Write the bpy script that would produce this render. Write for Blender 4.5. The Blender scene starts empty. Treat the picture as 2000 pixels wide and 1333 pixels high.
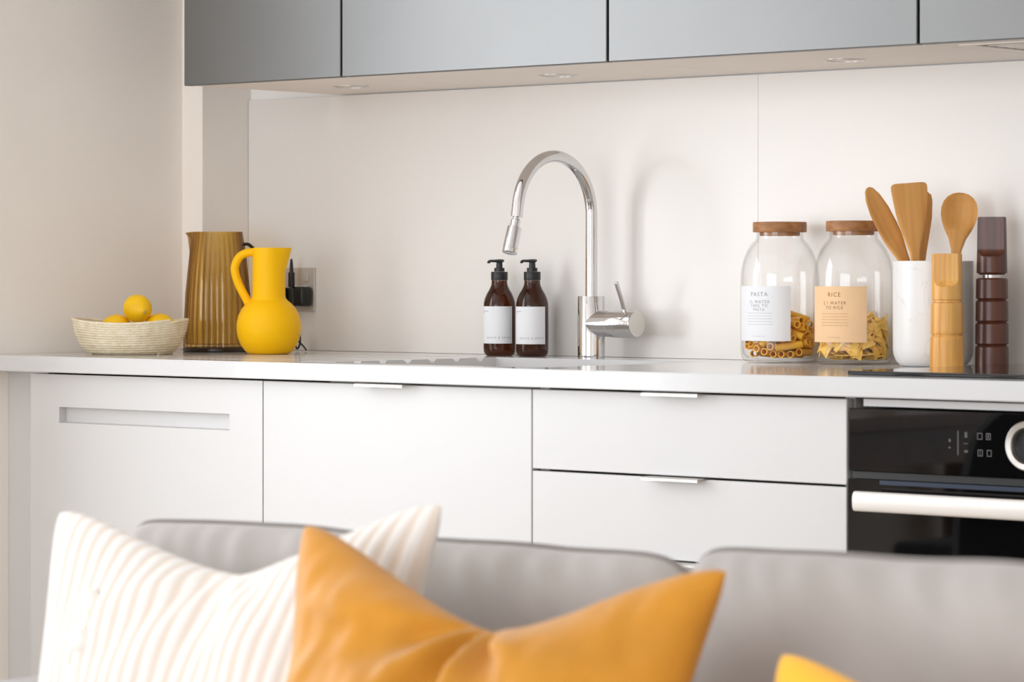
import bpy, bmesh, math, random
from mathutils import Vector, Matrix, noise, Euler
PI = math.pi
R = math.radians
random.seed(7)
SC = bpy.context.scene
COL = SC.collection

# ------------------------------------------------------------------ camera
cam_data = bpy.data.cameras.new('camera')
cam = bpy.data.objects.new('camera', cam_data)
COL.objects.link(cam)
cam.location = (4.4167, -3.7759, 1.0675)
cam.rotation_euler = (R(90), 0, R(40.79))
cam_data.sensor_width = 36.0
cam_data.lens = 110.88
cam_data.shift_y = -0.0649
cam_data.clip_start = 0.05
cam_data.dof.use_dof = True
cam_data.dof.focus_distance = 5.45
cam_data.dof.aperture_fstop = 10.0
SC.camera = cam

# ------------------------------------------------------------------ world, daylight, exposure
world = bpy.data.worlds.new('daylight')
SC.world = world
world.use_nodes = True
world.node_tree.nodes['Background'].inputs[0].default_value = (0.95, 0.97, 1.0, 1)
world.node_tree.nodes['Background'].inputs[1].default_value = 0.6


def window_light(name, loc, rot, sx, sy, power, col):
    l = bpy.data.lights.new(name, 'AREA')
    l.shape = 'RECTANGLE'
    l.size, l.size_y = sx, sy
    l.energy = power
    l.color = col
    o = bpy.data.objects.new(name, l)
    COL.objects.link(o)
    o.location = loc
    o.rotation_euler = rot
    return o


WIN_A = (-2.35, -0.70, 0.45, 2.30)     # left wall: y0, y1, z0, z1
FILL_WIN_B = (-4.00, -2.60, 0.80, 2.30)  # second left opening, added for more light
FILL_WIN_C = (0.90, 4.30, 0.15, 2.30)       # rear wall: x0, x1, z0, z1; opening added to fill the front
XL, YB, YR, XR, ZC = -0.113, 0.6165, -5.6, 5.6, 2.5
for nm, (a, b, c, d), p in (('window_daylight_a', WIN_A, 90), ('fill_daylight_b', FILL_WIN_B, 20)):  # the second source is extra fill through the added left opening
    window_light(nm, (XL - 0.26, (a + b) / 2, (c + d) / 2), (0, R(-90), 0), d - c, b - a, p, (0.945, 0.99, 1.05))
window_light('fill_daylight_c', ((FILL_WIN_C[0] + FILL_WIN_C[1]) / 2, YR - 0.26, (FILL_WIN_C[2] + FILL_WIN_C[3]) / 2),
             (R(90), 0, 0), FILL_WIN_C[1] - FILL_WIN_C[0], FILL_WIN_C[3] - FILL_WIN_C[2], 138, (0.935, 0.985, 1.06))  # fill light behind the added rear opening

SC.view_settings.view_transform = 'Standard'
SC.view_settings.look = 'None'
SC.view_settings.exposure = -0.26
SC.view_settings.gamma = 1.0
SC.view_settings.use_curve_mapping = False
SC.cycles.use_denoising = True
SC.cycles.max_bounces = 14
SC.cycles.diffuse_bounces = 6
SC.cycles.glossy_bounces = 6
SC.cycles.transmission_bounces = 10
SC.cycles.transparent_max_bounces = 24
SC.cycles.sample_clamp_indirect = 6.0
SC.cycles.caustics_refractive = False

# ------------------------------------------------------------------ helpers
def lin(c):
    return tuple((x / 12.92 if x <= 0.04045 else ((x + 0.055) / 1.055) ** 2.4) for x in c)


def rgb(r, g, b):
    return lin((r / 255, g / 255, b / 255)) + (1.0,)


def link(o, parent=None):
    COL.objects.link(o)
    if parent is not None:
        o.parent = parent
    return o


def tag(o, label, cat=None, group=None, kind=None):
    if label: o['label'] = label
    if cat: o['category'] = cat
    if group: o['group'] = group
    if kind: o['kind'] = kind
    return o


def thing(name, label, cat, loc=(0, 0, 0), rot=0.0, group=None):
    o = bpy.data.objects.new(name, None)
    o.empty_display_size = 0.05
    COL.objects.link(o)
    o.location = loc
    o.rotation_euler = rot if isinstance(rot, (tuple, Euler)) else (0, 0, rot)
    return tag(o, label, cat, group)


def obj(name, bm, mat, parent=None, smooth=None, label=None, loc=None, rot=None):
    """bmesh -> one mesh object; smooth = angle in degrees for smooth shading"""
    me = bpy.data.meshes.new(name)
    bmesh.ops.recalc_face_normals(bm, faces=bm.faces)
    if smooth is not None:
        for f in bm.faces: f.smooth = True
        lim = R(smooth)
        for e in bm.edges:
            if len(e.link_faces) == 2 and e.calc_face_angle(0) > lim: e.smooth = False
    bm.to_mesh(me)
    bm.free()
    o = bpy.data.objects.new(name, me)
    if mat is not None: me.materials.append(mat)
    link(o, parent)
    if label: o['label'] = label
    if loc: o.location = loc
    if rot: o.rotation_euler = rot
    return o


def struct(name, bm, mat, label=None, smooth=None):
    o = obj(name, bm, mat, None, smooth)
    o['kind'] = 'structure'
    if label: o['label'] = label
    return o


def B():
    return bmesh.new()


def box(bm, x0, x1, y0, y1, z0, z1, bev=0.0, seg=2):
    vs = [bm.verts.new((x, y, z)) for x in (x0, x1) for y in (y0, y1) for z in (z0, z1)]
    fs = [bm.faces.new([vs[i] for i in q]) for q in
          ((0, 1, 3, 2), (4, 6, 7, 5), (0, 4, 5, 1), (2, 3, 7, 6), (0, 2, 6, 4), (1, 5, 7, 3))]
    if bev > 0:
        es = list({e for f in fs for e in f.edges})
        bmesh.ops.bevel(bm, geom=es, offset=bev, segments=seg, profile=0.5, affect='EDGES')
    return bm


def boxm(*a, **k):
    return box(B(), *a, **k)


def lathe(bm, prof, n=48, z0=0.0, mod=None, closed=False, arc=None):
    """prof: list of (r, z). r ~ 0 gives a pole."""
    rows = []
    for r, z in prof:
        if r < 1e-6:
            rows.append([bm.verts.new((0, 0, z + z0))])
        else:
            row = []
            for k in range(n):
                a = 2 * PI * k / n
                rr = r * (mod(a, z) if mod else 1.0)
                row.append(bm.verts.new((rr * math.cos(a), rr * math.sin(a), z + z0)))
            rows.append(row)
    pairs = list(zip(rows, rows[1:]))
    if closed: pairs.append((rows[-1], rows[0]))
    for a, b in pairs:
        for k in range(n):
            k2 = (k + 1) % n
            if len(a) == 1 and len(b) == 1: continue
            if len(a) == 1: bm.faces.new((a[0], b[k2], b[k]))
            elif len(b) == 1: bm.faces.new((a[k], a[k2], b[0]))
            else: bm.faces.new((a[k], a[k2], b[k2], b[k]))
    return rows


def tube(bm, pts, rad, n=12, caps=True, closed=False, sq=None):
    """sweep a circle (or ellipse sq=(a,b)) along pts; rad = number or list"""
    pts = [Vector(p) for p in pts]
    m = len(pts)
    rads = rad if isinstance(rad, (list, tuple)) else [rad] * m
    rings = []
    up = None
    for i in range(m):
        if closed: t = pts[(i + 1) % m] - pts[i - 1]
        elif i == 0: t = pts[1] - pts[0]
        elif i == m - 1: t = pts[-1] - pts[-2]
        else: t = pts[i + 1] - pts[i - 1]
        t.normalize()
        if up is None:
            up = Vector((0, 0, 1)) if abs(t.z) < 0.9 else Vector((0, 1, 0))
        side = t.cross(up).normalized()
        up = side.cross(t).normalized()
        ring = []
        for k in range(n):
            a = 2 * PI * k / n
            ca, sa = math.cos(a), math.sin(a)
            if sq: ca *= sq[0]; sa *= sq[1]
            ring.append(bm.verts.new(pts[i] + (side * ca + up * sa) * rads[i]))
        rings.append(ring)
    for i in range(m - 1 + (1 if closed else 0)):
        a, b = rings[i], rings[(i + 1) % m]
        for k in range(n):
            k2 = (k + 1) % n
            bm.faces.new((a[k], a[k2], b[k2], b[k]))
    if caps and not closed:
        bm.faces.new(rings[0][::-1])
        bm.faces.new(rings[-1])
    return bm


def bez(p0, p1, p2, p3, n=16):
    p0, p1, p2, p3 = map(Vector, (p0, p1, p2, p3))
    return [p0 * (1 - t) ** 3 + p1 * 3 * t * (1 - t) ** 2 + p2 * 3 * t * t * (1 - t) + p3 * t ** 3
            for t in (i / n for i in range(n + 1))]


def smooth_path(pts, per=8):
    pts = [Vector(p) for p in pts]
    out = []
    for i in range(len(pts) - 1):
        a = pts[max(i - 1, 0)]; b = pts[i]; c = pts[i + 1]; d = pts[min(i + 2, len(pts) - 1)]
        for k in range(per):
            t = k / per
            out.append(0.5 * ((2 * b) + (c - a) * t + (2 * a - 5 * b + 4 * c - d) * t * t + (3 * b - a - 3 * c + d) * t ** 3))
    out.append(pts[-1])
    return out


def interp(table, x):
    if x <= table[0][0]: return table[0][1]
    for (a, va), (b, vb) in zip(table, table[1:]):
        if x <= b:
            t = (x - a) / (b - a)
            t = t * t * (3 - 2 * t)
            return va + (vb - va) * t
    return table[-1][1]


# ------------------------------------------------------------------ materials
class NT:
    def __init__(s, name):
        s.m = bpy.data.materials.new(name)
        s.m.use_nodes = True
        s.t = s.m.node_tree
        s.p = s.t.nodes['Principled BSDF']
        s.out = s.t.nodes['Material Output']

    def n(s, typ, **kw):
        nd = s.t.nodes.new(typ)
        for k, v in kw.items():
            if k in nd.inputs: nd.inputs[k].default_value = v
            else: setattr(nd, k, v)
        return nd

    def l(s, a, b):
        s.t.links.new(a, b)

    def coords(s, kind='Object', scale=(1, 1, 1), rot=(0, 0, 0)):
        tc = s.n('ShaderNodeTexCoord')
        mp = s.n('ShaderNodeMapping')
        mp.inputs['Scale'].default_value = scale
        mp.inputs['Rotation'].default_value = rot
        s.l(tc.outputs[kind], mp.inputs['Vector'])
        return mp.outputs['Vector']

    def ramp(s, fac, stops):
        r = s.n('ShaderNodeValToRGB')
        el = r.color_ramp.elements
        while len(el) < len(stops): el.new(0.5)
        for e, (p, c) in zip(el, stops):
            e.position = p; e.color = c
        s.l(fac, r.inputs[0])
        return r.outputs[0]

    def bump(s, h, strength=0.2, dist=0.002):
        b = s.n('ShaderNodeBump')
        b.inputs['Strength'].default_value = strength
        b.inputs['Distance'].default_value = dist
        s.l(h, b.inputs['Height'])
        s.l(b.outputs[0], s.p.inputs['Normal'])


def mat(name, col, rough=0.5, metal=0.0, spec=0.5, vary=0.04, vscale=6.0, bump=0.0, bscale=60.0, coat=0.0, coat_rough=0.05, sheen=0.0):
    """principled material whose colour drifts a little with noise"""
    t = NT(name)
    p = t.p
    p.inputs['Roughness'].default_value = rough
    p.inputs['Metallic'].default_value = metal
    p.inputs['Specular IOR Level'].default_value = spec
    p.inputs['Coat Weight'].default_value = coat
    p.inputs['Coat Roughness'].default_value = coat_rough
    p.inputs['Sheen Weight'].default_value = sheen
    v = t.coords('Object')
    nz = t.n('ShaderNodeTexNoise'); nz.inputs['Scale'].default_value = vscale; nz.inputs['Detail'].default_value = 3
    t.l(v, nz.inputs['Vector'])
    lo = tuple(c * (1 - vary) for c in col[:3]) + (1,)
    hi = tuple(min(1, c * (1 + vary)) for c in col[:3]) + (1,)
    t.l(t.ramp(nz.outputs[0], [(0.3, lo), (0.7, hi)]), p.inputs['Base Color'])
    if bump:
        nb = t.n('ShaderNodeTexNoise'); nb.inputs['Scale'].default_value = bscale; nb.inputs['Detail'].default_value = 4
        t.l(v, nb.inputs['Vector'])
        t.bump(nb.outputs[0], bump)
    return t.m


def wood(name, c1, c2, scale=30.0, stretch=(1, 1, 0.06), rough=0.45, spec=0.4, dist=2.0):
    t = NT(name)
    v = t.coords('Object', stretch)
    nz = t.n('ShaderNodeTexNoise'); nz.inputs['Scale'].default_value = scale; nz.inputs['Detail'].default_value = 5
    nz.inputs['Distortion'].default_value = dist * 0.2
    t.l(v, nz.inputs['Vector'])
    n2 = t.n('ShaderNodeTexNoise'); n2.inputs['Scale'].default_value = scale * 5; n2.inputs['Detail'].default_value = 2
    t.l(v, n2.inputs['Vector'])
    mx = t.n('ShaderNodeMix'); mx.data_type = 'FLOAT'; mx.inputs[0].default_value = 0.3
    t.l(nz.outputs[0], mx.inputs[2]); t.l(n2.outputs[0], mx.inputs[3])
    t.l(t.ramp(mx.outputs[0], [(0.36, c1), (0.62, c2)]), t.p.inputs['Base Color'])
    t.p.inputs['Roughness'].default_value = rough
    t.p.inputs['Specular IOR Level'].default_value = spec
    t.bump(n2.outputs[0], 0.08, 0.001)
    return t.m


def thin_glass(name, centre, edge, ior=1.5, rough=0.01, power=2.0):
    """thin-walled glass: tinted clear transmission that deepens where the wall is seen edge-on, plus Fresnel gloss"""
    t = NT(name)
    lw = t.n('ShaderNodeLayerWeight'); lw.inputs['Blend'].default_value = 0.5
    pw = t.n('ShaderNodeMath', operation='POWER'); pw.inputs[1].default_value = power
    t.l(lw.outputs['Facing'], pw.inputs[0])
    c = t.ramp(pw.outputs[0], [(0.0, centre), (1.0, edge)])
    tr = t.n('ShaderNodeBsdfTransparent'); t.l(c, tr.inputs[0])
    gl = t.n('ShaderNodeBsdfGlossy'); gl.inputs['Roughness'].default_value = rough
    f5 = t.n('ShaderNodeMath', operation='POWER'); f5.inputs[1].default_value = 4.5
    t.l(lw.outputs['Facing'], f5.inputs[0])
    f0 = ((ior - 1) / (ior + 1)) ** 2
    fr = t.n('ShaderNodeMath', operation='MULTIPLY_ADD'); fr.inputs[1].default_value = 0.45; fr.inputs[2].default_value = f0
    t.l(f5.outputs[0], fr.inputs[0])
    mx = t.n('ShaderNodeMixShader')
    t.l(fr.outputs[0], mx.inputs[0]); t.l(tr.outputs[0], mx.inputs[1]); t.l(gl.outputs[0], mx.inputs[2])
    t.l(mx.outputs[0], t.out.inputs['Surface'])
    return t.m


def fabric(name, col, weave=900.0, vary=0.06, rough=0.9, bump=0.25, sheen=0.3, vscale=10):
    t = NT(name)
    v = t.coords('Object')
    nz = t.n('ShaderNodeTexNoise'); nz.inputs['Scale'].default_value = vscale; nz.inputs['Detail'].default_value = 4
    t.l(v, nz.inputs['Vector'])
    lo = tuple(c * (1 - vary) for c in col[:3]) + (1,); hi = tuple(min(1, c * (1 + vary)) for c in col[:3]) + (1,)
    t.l(t.ramp(nz.outputs[0], [(0.3, lo), (0.7, hi)]), t.p.inputs['Base Color'])
    t.p.inputs['Roughness'].default_value = rough
    t.p.inputs['Specular IOR Level'].default_value = 0.2
    t.p.inputs['Sheen Weight'].default_value = sheen
    w = t.n('ShaderNodeTexNoise'); w.inputs['Scale'].default_value = weave; w.inputs['Detail'].default_value = 2
    t.l(v, w.inputs['Vector'])
    t.bump(w.outputs[0], bump, 0.001)
    return t.m


M = {}
M['wall'] = mat('wall_paint', rgb(246, 244, 241), 0.7, vary=0.012, bump=0.05, bscale=250)
M['wall_beige'] = mat('wall_paint_beige', rgb(249, 242, 234), 0.7, vary=0.012, bump=0.05, bscale=250)
M['ceiling'] = mat('ceiling_paint', rgb(249, 248, 247), 0.8, vary=0.01)
M['floor'] = wood('floor_oak', rgb(186, 170, 152), rgb(212, 198, 180), 8, (0.1, 1, 1), 0.4)
M['splash'] = mat('splashback_gloss', rgb(235, 231, 226), 0.22, spec=0.24, vary=0.004)
M['worktop'] = mat('worktop_white', rgb(207, 207, 207), 0.1, spec=0.5, vary=0.006, vscale=40)
M['door'] = mat('cabinet_door_white', rgb(206, 205, 204), 0.42, spec=0.4, vary=0.004)
M['carcass'] = mat('cabinet_carcass', rgb(226, 221, 215), 0.6, vary=0.01)
M['underside'] = mat('cabinet_underside', rgb(240, 230, 220), 0.55, vary=0.01)
M['plinth'] = mat('plinth_white', rgb(225, 222, 218), 0.5, vary=0.01)
M['grey_door'] = mat('upper_door_grey', rgb(118, 118, 117), 0.42, spec=0.5, metal=0.88, vary=0.02, vscale=5)
M['dark_gap'] = mat('dark_edging', rgb(38, 36, 35), 0.5)
M['steel'] = mat('brushed_steel', rgb(196, 194, 190), 0.28, metal=1.0, vary=0.03)
M['chrome'] = mat('chrome', rgb(218, 218, 219), 0.03, metal=1.0, vary=0.003)
M['satin'] = mat('satin_metal', rgb(214, 211, 206), 0.3, metal=1.0, vary=0.02)
M['oven_glass'] = mat('oven_black_glass', rgb(8, 8, 8), 0.03, spec=0.6, vary=0.02)
M['black_plastic'] = mat('black_plastic', rgb(24, 24, 25), 0.4, vary=0.05)
M['blue_black'] = mat('oven_vent_trim', rgb(58, 66, 82), 0.3, metal=0.4)
M['handle_white'] = mat('oven_handle_metal', rgb(236, 232, 226), 0.4, metal=0.25, vary=0.01)
M['plate'] = mat('socket_plate_metal', rgb(208, 200, 190), 0.45, metal=0.3, vary=0.02)
M['mark'] = mat('panel_print_grey', rgb(74, 72, 71), 0.5)
M['yellow'] = mat('yellow_glaze', rgb(252, 193, 0), 0.5, spec=0.22, vary=0.02)
M['lemon'] = mat('lemon_peel', rgb(252, 198, 6), 0.45, spec=0.4, vary=0.08, vscale=30, bump=0.12, bscale=400)
M['lemon_stem'] = mat('lemon_stem', rgb(196, 170, 96), 0.8)
M['label_white'] = mat('label_paper_white', rgb(232, 233, 235), 0.7, vary=0.008)
M['label_kraft'] = mat('label_paper_kraft', rgb(234, 196, 152), 0.75, vary=0.03, vscale=30)
M['ink'] = mat('label_ink', rgb(146, 146, 148), 0.8)
M['ink_faint'] = mat('label_ink_faint', rgb(196, 196, 198), 0.8)
M['ink_brown'] = mat('label_ink_brown', rgb(140, 98, 60), 0.8)
M['ink_brown_faint'] = mat('label_ink_brown_faint', rgb(196, 152, 110), 0.8)
M['sink'] = mat('sink_white', rgb(226, 222, 218), 0.25, vary=0.01)
M['pasta'] = mat('durum_pasta', rgb(255, 190, 68), 0.5, spec=0.35, vary=0.12, vscale=40)
M['pasta_pale'] = mat('egg_pasta', rgb(255, 204, 98), 0.55, spec=0.3, vary=0.1, vscale=40)
M['lid'] = wood('acacia_wood', rgb(122, 78, 44), rgb(186, 132, 84), 22, (0.25, 1.2, 1.2), 0.5)
M['bamboo'] = wood('bamboo_wood', rgb(206, 146, 76), rgb(226, 172, 104), 26, (1, 1, 0.05), 0.55, 0.3)
M['oak'] = wood('light_mill_wood', rgb(200, 136, 56), rgb(236, 182, 102), 42, (1, 1, 0.04), 0.42, 0.45)
M['walnut'] = wood('dark_mill_wood', rgb(58, 30, 20), rgb(100, 56, 38), 30, (1, 1, 0.05), 0.33, 0.5)
M['table_wood'] = wood('dining_table_wood', rgb(110, 76, 50), rgb(150, 108, 74), 9, (0.1, 1, 1), 0.22)
M['chair_grey'] = fabric('chair_fabric_grey', rgb(52, 53, 56))
M['sofa'] = fabric('sofa_fabric_grey', rgb(172, 166, 162), 700, 0.05, 0.9, 0.25, 0.25, 6)
M['sofa_piping'] = fabric('sofa_piping_grey', rgb(128, 122, 118), 700)
M['gold'] = fabric('pillow_cotton_gold', rgb(196, 134, 40), 900, 0.14, 0.65, 0.2, 0.22, 9)
M['amber_yellow'] = fabric('pillow_cotton_yellow', rgb(247, 184, 52), 900, 0.05, 0.8, 0.2, 0.2, 7)
M['white_button'] = fabric('pillow_button_white', rgb(242, 238, 232))
M['jar_glass'] = thin_glass('jar_clear_glass', (0.997, 0.997, 0.995, 1), (0.84, 0.84, 0.83, 1), 1.45, 0.01, 4.0)
M['amber_glass'] = thin_glass('pitcher_amber_glass', rgb(251, 240, 202), rgb(176, 134, 54), 1.45, 0.02, 1.2)
M['pitcher_foot'] = mat('pitcher_foot_dark', rgb(46, 34, 18), 0.3)


def bottle_glass():
    t = NT('bottle_brown_glass')
    p = t.p
    p.inputs['Base Color'].default_value = rgb(140, 74, 30)
    p.inputs['Roughness'].default_value = 0.04
    p.inputs['Transmission Weight'].default_value = 0.75
    p.inputs['IOR'].default_value = 1.45
    v = t.coords('Object')
    nz = t.n('ShaderNodeTexNoise'); nz.inputs['Scale'].default_value = 25
    t.l(v, nz.inputs['Vector'])
    t.l(t.ramp(nz.outputs[0], [(0.3, rgb(66, 29, 10)), (0.7, rgb(88, 40, 14))]), p.inputs['Base Color'])
    return t.m


M['brown_glass'] = bottle_glass()


def marble():
    t = NT('marble_white')
    v = t.coords('Object')
    nz = t.n('ShaderNodeTexNoise'); nz.inputs['Scale'].default_value = 9; nz.inputs['Detail'].default_value = 8
    nz.inputs['Distortion'].default_value = 1.6
    t.l(v, nz.inputs['Vector'])
    t.l(t.ramp(nz.outputs[0], [(0.0, rgb(226, 224, 221)), (0.485, rgb(227, 225, 222)), (0.5, rgb(218, 215, 213)), (0.515, rgb(228, 226, 224)), (1, rgb(228, 226, 224))]), t.p.inputs['Base Color'])
    t.p.inputs['Roughness'].default_value = 0.35
    return t.m


M['marble'] = marble()


def rope():
    t = NT('rope_cotton')
    v = t.coords('Object')
    nz = t.n('ShaderNodeTexVoronoi'); nz.inputs['Scale'].default_value = 300
    t.l(v, nz.inputs['Vector'])
    n2 = t.n('ShaderNodeTexNoise'); n2.inputs['Scale'].default_value = 60; n2.inputs['Detail'].default_value = 4
    t.l(v, n2.inputs['Vector'])
    t.l(t.ramp(n2.outputs[0], [(0.3, rgb(232, 216, 184)), (0.7, rgb(248, 238, 214))]), t.p.inputs['Base Color'])
    t.p.inputs['Roughness'].default_value = 0.95
    t.p.inputs['Specular IOR Level'].default_value = 0.1
    t.bump(nz.outputs[0], 0.5, 0.002)
    return t.m


M['rope'] = rope()


def rib_shade():
    t = NT('pillow_ribbed_white')
    tc = t.n('ShaderNodeTexCoord')
    sp = t.n('ShaderNodeSeparateXYZ'); t.l(tc.outputs['UV'], sp.inputs[0])
    mu = t.n('ShaderNodeMath', operation='MULTIPLY'); mu.inputs[1].default_value = 2 * PI * 27
    t.l(sp.outputs[0], mu.inputs[0])
    sn = t.n('ShaderNodeMath', operation='SINE'); t.l(mu.outputs[0], sn.inputs[0])
    mr = t.n('ShaderNodeMapRange'); mr.inputs[1].default_value = -1; mr.inputs[2].default_value = 1
    t.l(sn.outputs[0], mr.inputs[0])
    t.l(t.ramp(mr.outputs[0], [(0.2, rgb(219, 207, 195)), (0.6, rgb(231, 228, 224))]), t.p.inputs['Base Color'])  # beige in the grooves puts the ribs' shadow into the colour
    t.p.inputs['Roughness'].default_value = 0.95
    t.p.inputs['Specular IOR Level'].default_value = 0.1
    t.p.inputs['Sheen Weight'].default_value = 0.2
    v = t.coords('Object')
    nz = t.n('ShaderNodeTexNoise'); nz.inputs['Scale'].default_value = 700
    t.l(v, nz.inputs['Vector'])
    t.bump(nz.outputs[0], 0.2, 0.001)
    return t.m


M['rib_shade'] = rib_shade()

# ================================================================== THE SETTING
ZT = 0.92            # worktop top
YS = 0.6085          # splashback face
b = boxm(XL - 0.2, XR + 0.2, YR - 0.2, YB + 0.2, -0.1, 0.0)
struct('floor', b, M['floor'], 'pale oak floor of the kitchen and living room')
b = boxm(XL - 0.2, XR + 0.2, YR - 0.2, YB + 0.2, ZC, ZC + 0.1)
struct('ceiling', b, M['ceiling'], 'plain white ceiling')
b = boxm(XL - 0.2, XR + 0.2, YB, YB + 0.2, 0.0, ZC)
struct('wall_back', b, M['wall'], 'pale wall behind the kitchen run')
b = boxm(XR, XR + 0.2, YR, YB, 0.0, ZC)
struct('wall_right', b, M['wall'], 'pale wall on the right, outside the picture')


def wall_with_holes(axis, base, thick, a0, a1, z0, z1, holes):
    """wall slab along axis 'x' or 'y' with rectangular window holes (a0,a1,z0,z1)"""
    bm = B()
    cuts = sorted({a0, a1} | {h[0] for h in holes} | {h[1] for h in holes})
    for p, q in zip(cuts, cuts[1:]):
        hs = [h for h in holes if h[0] <= p and h[1] >= q]
        spans = [(z0, z1)] if not hs else [(z0, hs[0][2]), (hs[0][3], z1)]
        for s0, s1 in spans:
            if axis == 'y': box(bm, base - thick, base, p, q, s0, s1)
            else: box(bm, p, q, base - thick, base, s0, s1)
    return bm


struct('wall_left', wall_with_holes('y', XL, 0.2, YR, YB, 0, ZC, [WIN_A, FILL_WIN_B]), M['wall_beige'],
       'warm beige wall on the left, with a window and an added fill window nearer the sofa')
struct('wall_rear', wall_with_holes('x', YR, 0.2, XL, XR, 0, ZC, [FILL_WIN_C]), M['wall'], 'wall behind the camera with a wide added fill window')


def window(name, axis, base, hole, n):
    a0, a1, z0, z1 = hole
    w = bpy.data.objects.new(name, None)
    link(w)
    w['kind'] = 'structure'
    w['label'] = 'white framed tall window lighting the room, unseen from the camera'
    d0, d1 = base - 0.13, base - 0.07

    def bar(p, q, s0, s1, nm):
        bm = B()
        if axis == 'y': box(bm, d0, d1, p, q, s0, s1, 0.004)
        else: box(bm, p, q, d0, d1, s0, s1, 0.004)
        obj(nm, bm, M['door'], w)
    t = 0.06
    bar(a0, a1, z0, z0 + t, 'window_frame'); bar(a0, a1, z1 - t, z1, 'window_frame')
    bar(a0, a0 + t, z0 + t, z1 - t, 'window_frame'); bar(a1 - t, a1, z0 + t, z1 - t, 'window_frame')
    for i in range(1, n):
        c = a0 + (a1 - a0) * i / n
        bar(c - 0.025, c + 0.025, z0 + t, z1 - t, 'mullion')


window('window_1', 'y', XL, WIN_A, 3)
window('added_window_left', 'y', XL, FILL_WIN_B, 3)  # added window frame around the extra left light
window('added_window_rear', 'x', YR, FILL_WIN_C, 4)  # added window frame around the rear fill light

# boxed-in corner pier
struct('wall_corner_boxing', boxm(XL - 0.001, -0.056, 0.484, YB, 0.0, ZC, 0.001), M['wall_beige'], 'narrow boxed-in pier in the corner behind the worktop')

# splashback: two glossy sheets with a fine joint
sb = bpy.data.objects.new('wall_splashback', None); link(sb); sb['kind'] = 'structure'
sb['label'] = 'glossy white splashback between worktop and grey wall cabinets'
for x0, x1 in ((-0.055, 1.1926), (1.1930, 3.0)):
    obj('splashback_panel', boxm(x0, x1, YS, YB - 0.0002, ZT + 0.0003, 1.4125, 0.0003, seg=1), M['splash'], sb)

# ================================================================== WORKTOP with sink cut-out and drainer grooves
SX0, SX1, SY0, SY1 = 0.717, 1.185, 0.035, 0.468
WX0, WX1, WY0, WY1, ZB = XL + 0.0005, 3.0, -0.021, YS - 0.0003, 0.891
GX0 = 0.23


def worktop():
    bm = B()
    cache = {}

    def V(x, y, z):
        k = (round(x, 5), round(y, 5), round(z, 5))
        if k not in cache: cache[k] = bm.verts.new((x, y, z))
        return cache[k]

    def quad(*p):
        vs = [V(*q) for q in p]
        try: bm.faces.new(vs)
        except ValueError: pass
    ch = 0.0016
    xs = [WX0, -0.0555, GX0, SX0, SX1, WX1]
    ys = [WY0 + ch, SY0, SY1, 0.4835, WY1]
    for x0, x1 in zip(xs, xs[1:]):
        for y0, y1 in zip(ys, ys[1:]):
            if x1 <= -0.05 and y0 > 0.483: continue
            if (y0, y1) == (SY0, SY1) and x0 in (SX0, GX0): continue
            quad((x0, y0, ZT), (x1, y0, ZT), (x1, y1, ZT), (x0, y1, ZT))
            quad((x0, y0, ZB), (x0, y1, ZB), (x1, y1, ZB), (x1, y0, ZB))
        # front edge
        quad((x0, WY0 + ch, ZT), (x0, WY0, ZT - ch), (x1, WY0, ZT - ch), (x1, WY0 + ch, ZT))
        quad((x0, WY0, ZT - ch), (x0, WY0, ZB + ch), (x1, WY0, ZB + ch), (x1, WY0, ZT - ch))
        quad((x0, WY0, ZB + ch), (x0, WY0 + ch, ZB), (x1, WY0 + ch, ZB), (x1, WY0, ZB + ch))
    # drainer: grooves fall towards the bowl
    gy = [0.047 + 0.063 * i for i in range(7)]
    nx, ny = 16, 216

    def h(x, y):
        t = (x - GX0) / (SX0 - GX0)
        if x <= GX0 + 1e-6 or y <= SY0 + 1e-6 or y >= SY1 - 1e-6: return ZT
        d = 0.0
        for g in gy:
            q = abs(y - g) / 0.0095
            if q < 1: d = max(d, (0.0008 + 0.0062 * t) * (1 - q * q))
        return ZT - d
    gxs = [GX0 + (SX0 - GX0) * i / nx for i in range(nx + 1)]
    gys = [SY0 + (SY1 - SY0) * j / ny for j in range(ny + 1)]
    G = [[V(x, y, h(x, y)) for y in gys] for x in gxs]
    for i in range(nx):
        for j in range(ny):
            bm.faces.new((G[i][j], G[i + 1][j], G[i + 1][j + 1], G[i][j + 1]))
    low = [V(SX0, y, ZB) for y in gys]
    for j in range(ny):
        bm.faces.new((G[nx][j], low[j], low[j + 1], G[nx][j + 1]))
    # other walls of the cut-out
    quad((SX1, SY0, ZT), (SX1, SY1, ZT), (SX1, SY1, ZB), (SX1, SY0, ZB))
    quad((SX0, SY1, ZT), (SX1, SY1, ZT), (SX1, SY1, ZB), (SX0, SY1, ZB))
    quad((SX0, SY0, ZT), (SX0, SY0, ZB), (SX1, SY0, ZB), (SX1, SY0, ZT))
    # right end
    quad((WX1, WY0, ZT - ch), (WX1, WY0, ZB + ch), (WX1, WY1, ZB), (WX1, WY1, ZT))
    return bm


wt = obj('worktop', worktop(), M['worktop'], None, 40)
tag(wt, 'long glossy white worktop with drainer grooves beside the sink', 'worktop')

# undermount sink
sk = thing('sink', 'white undermount sink bowl set into the worktop below the tap', 'sink', (0, 0, 0))


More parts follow.
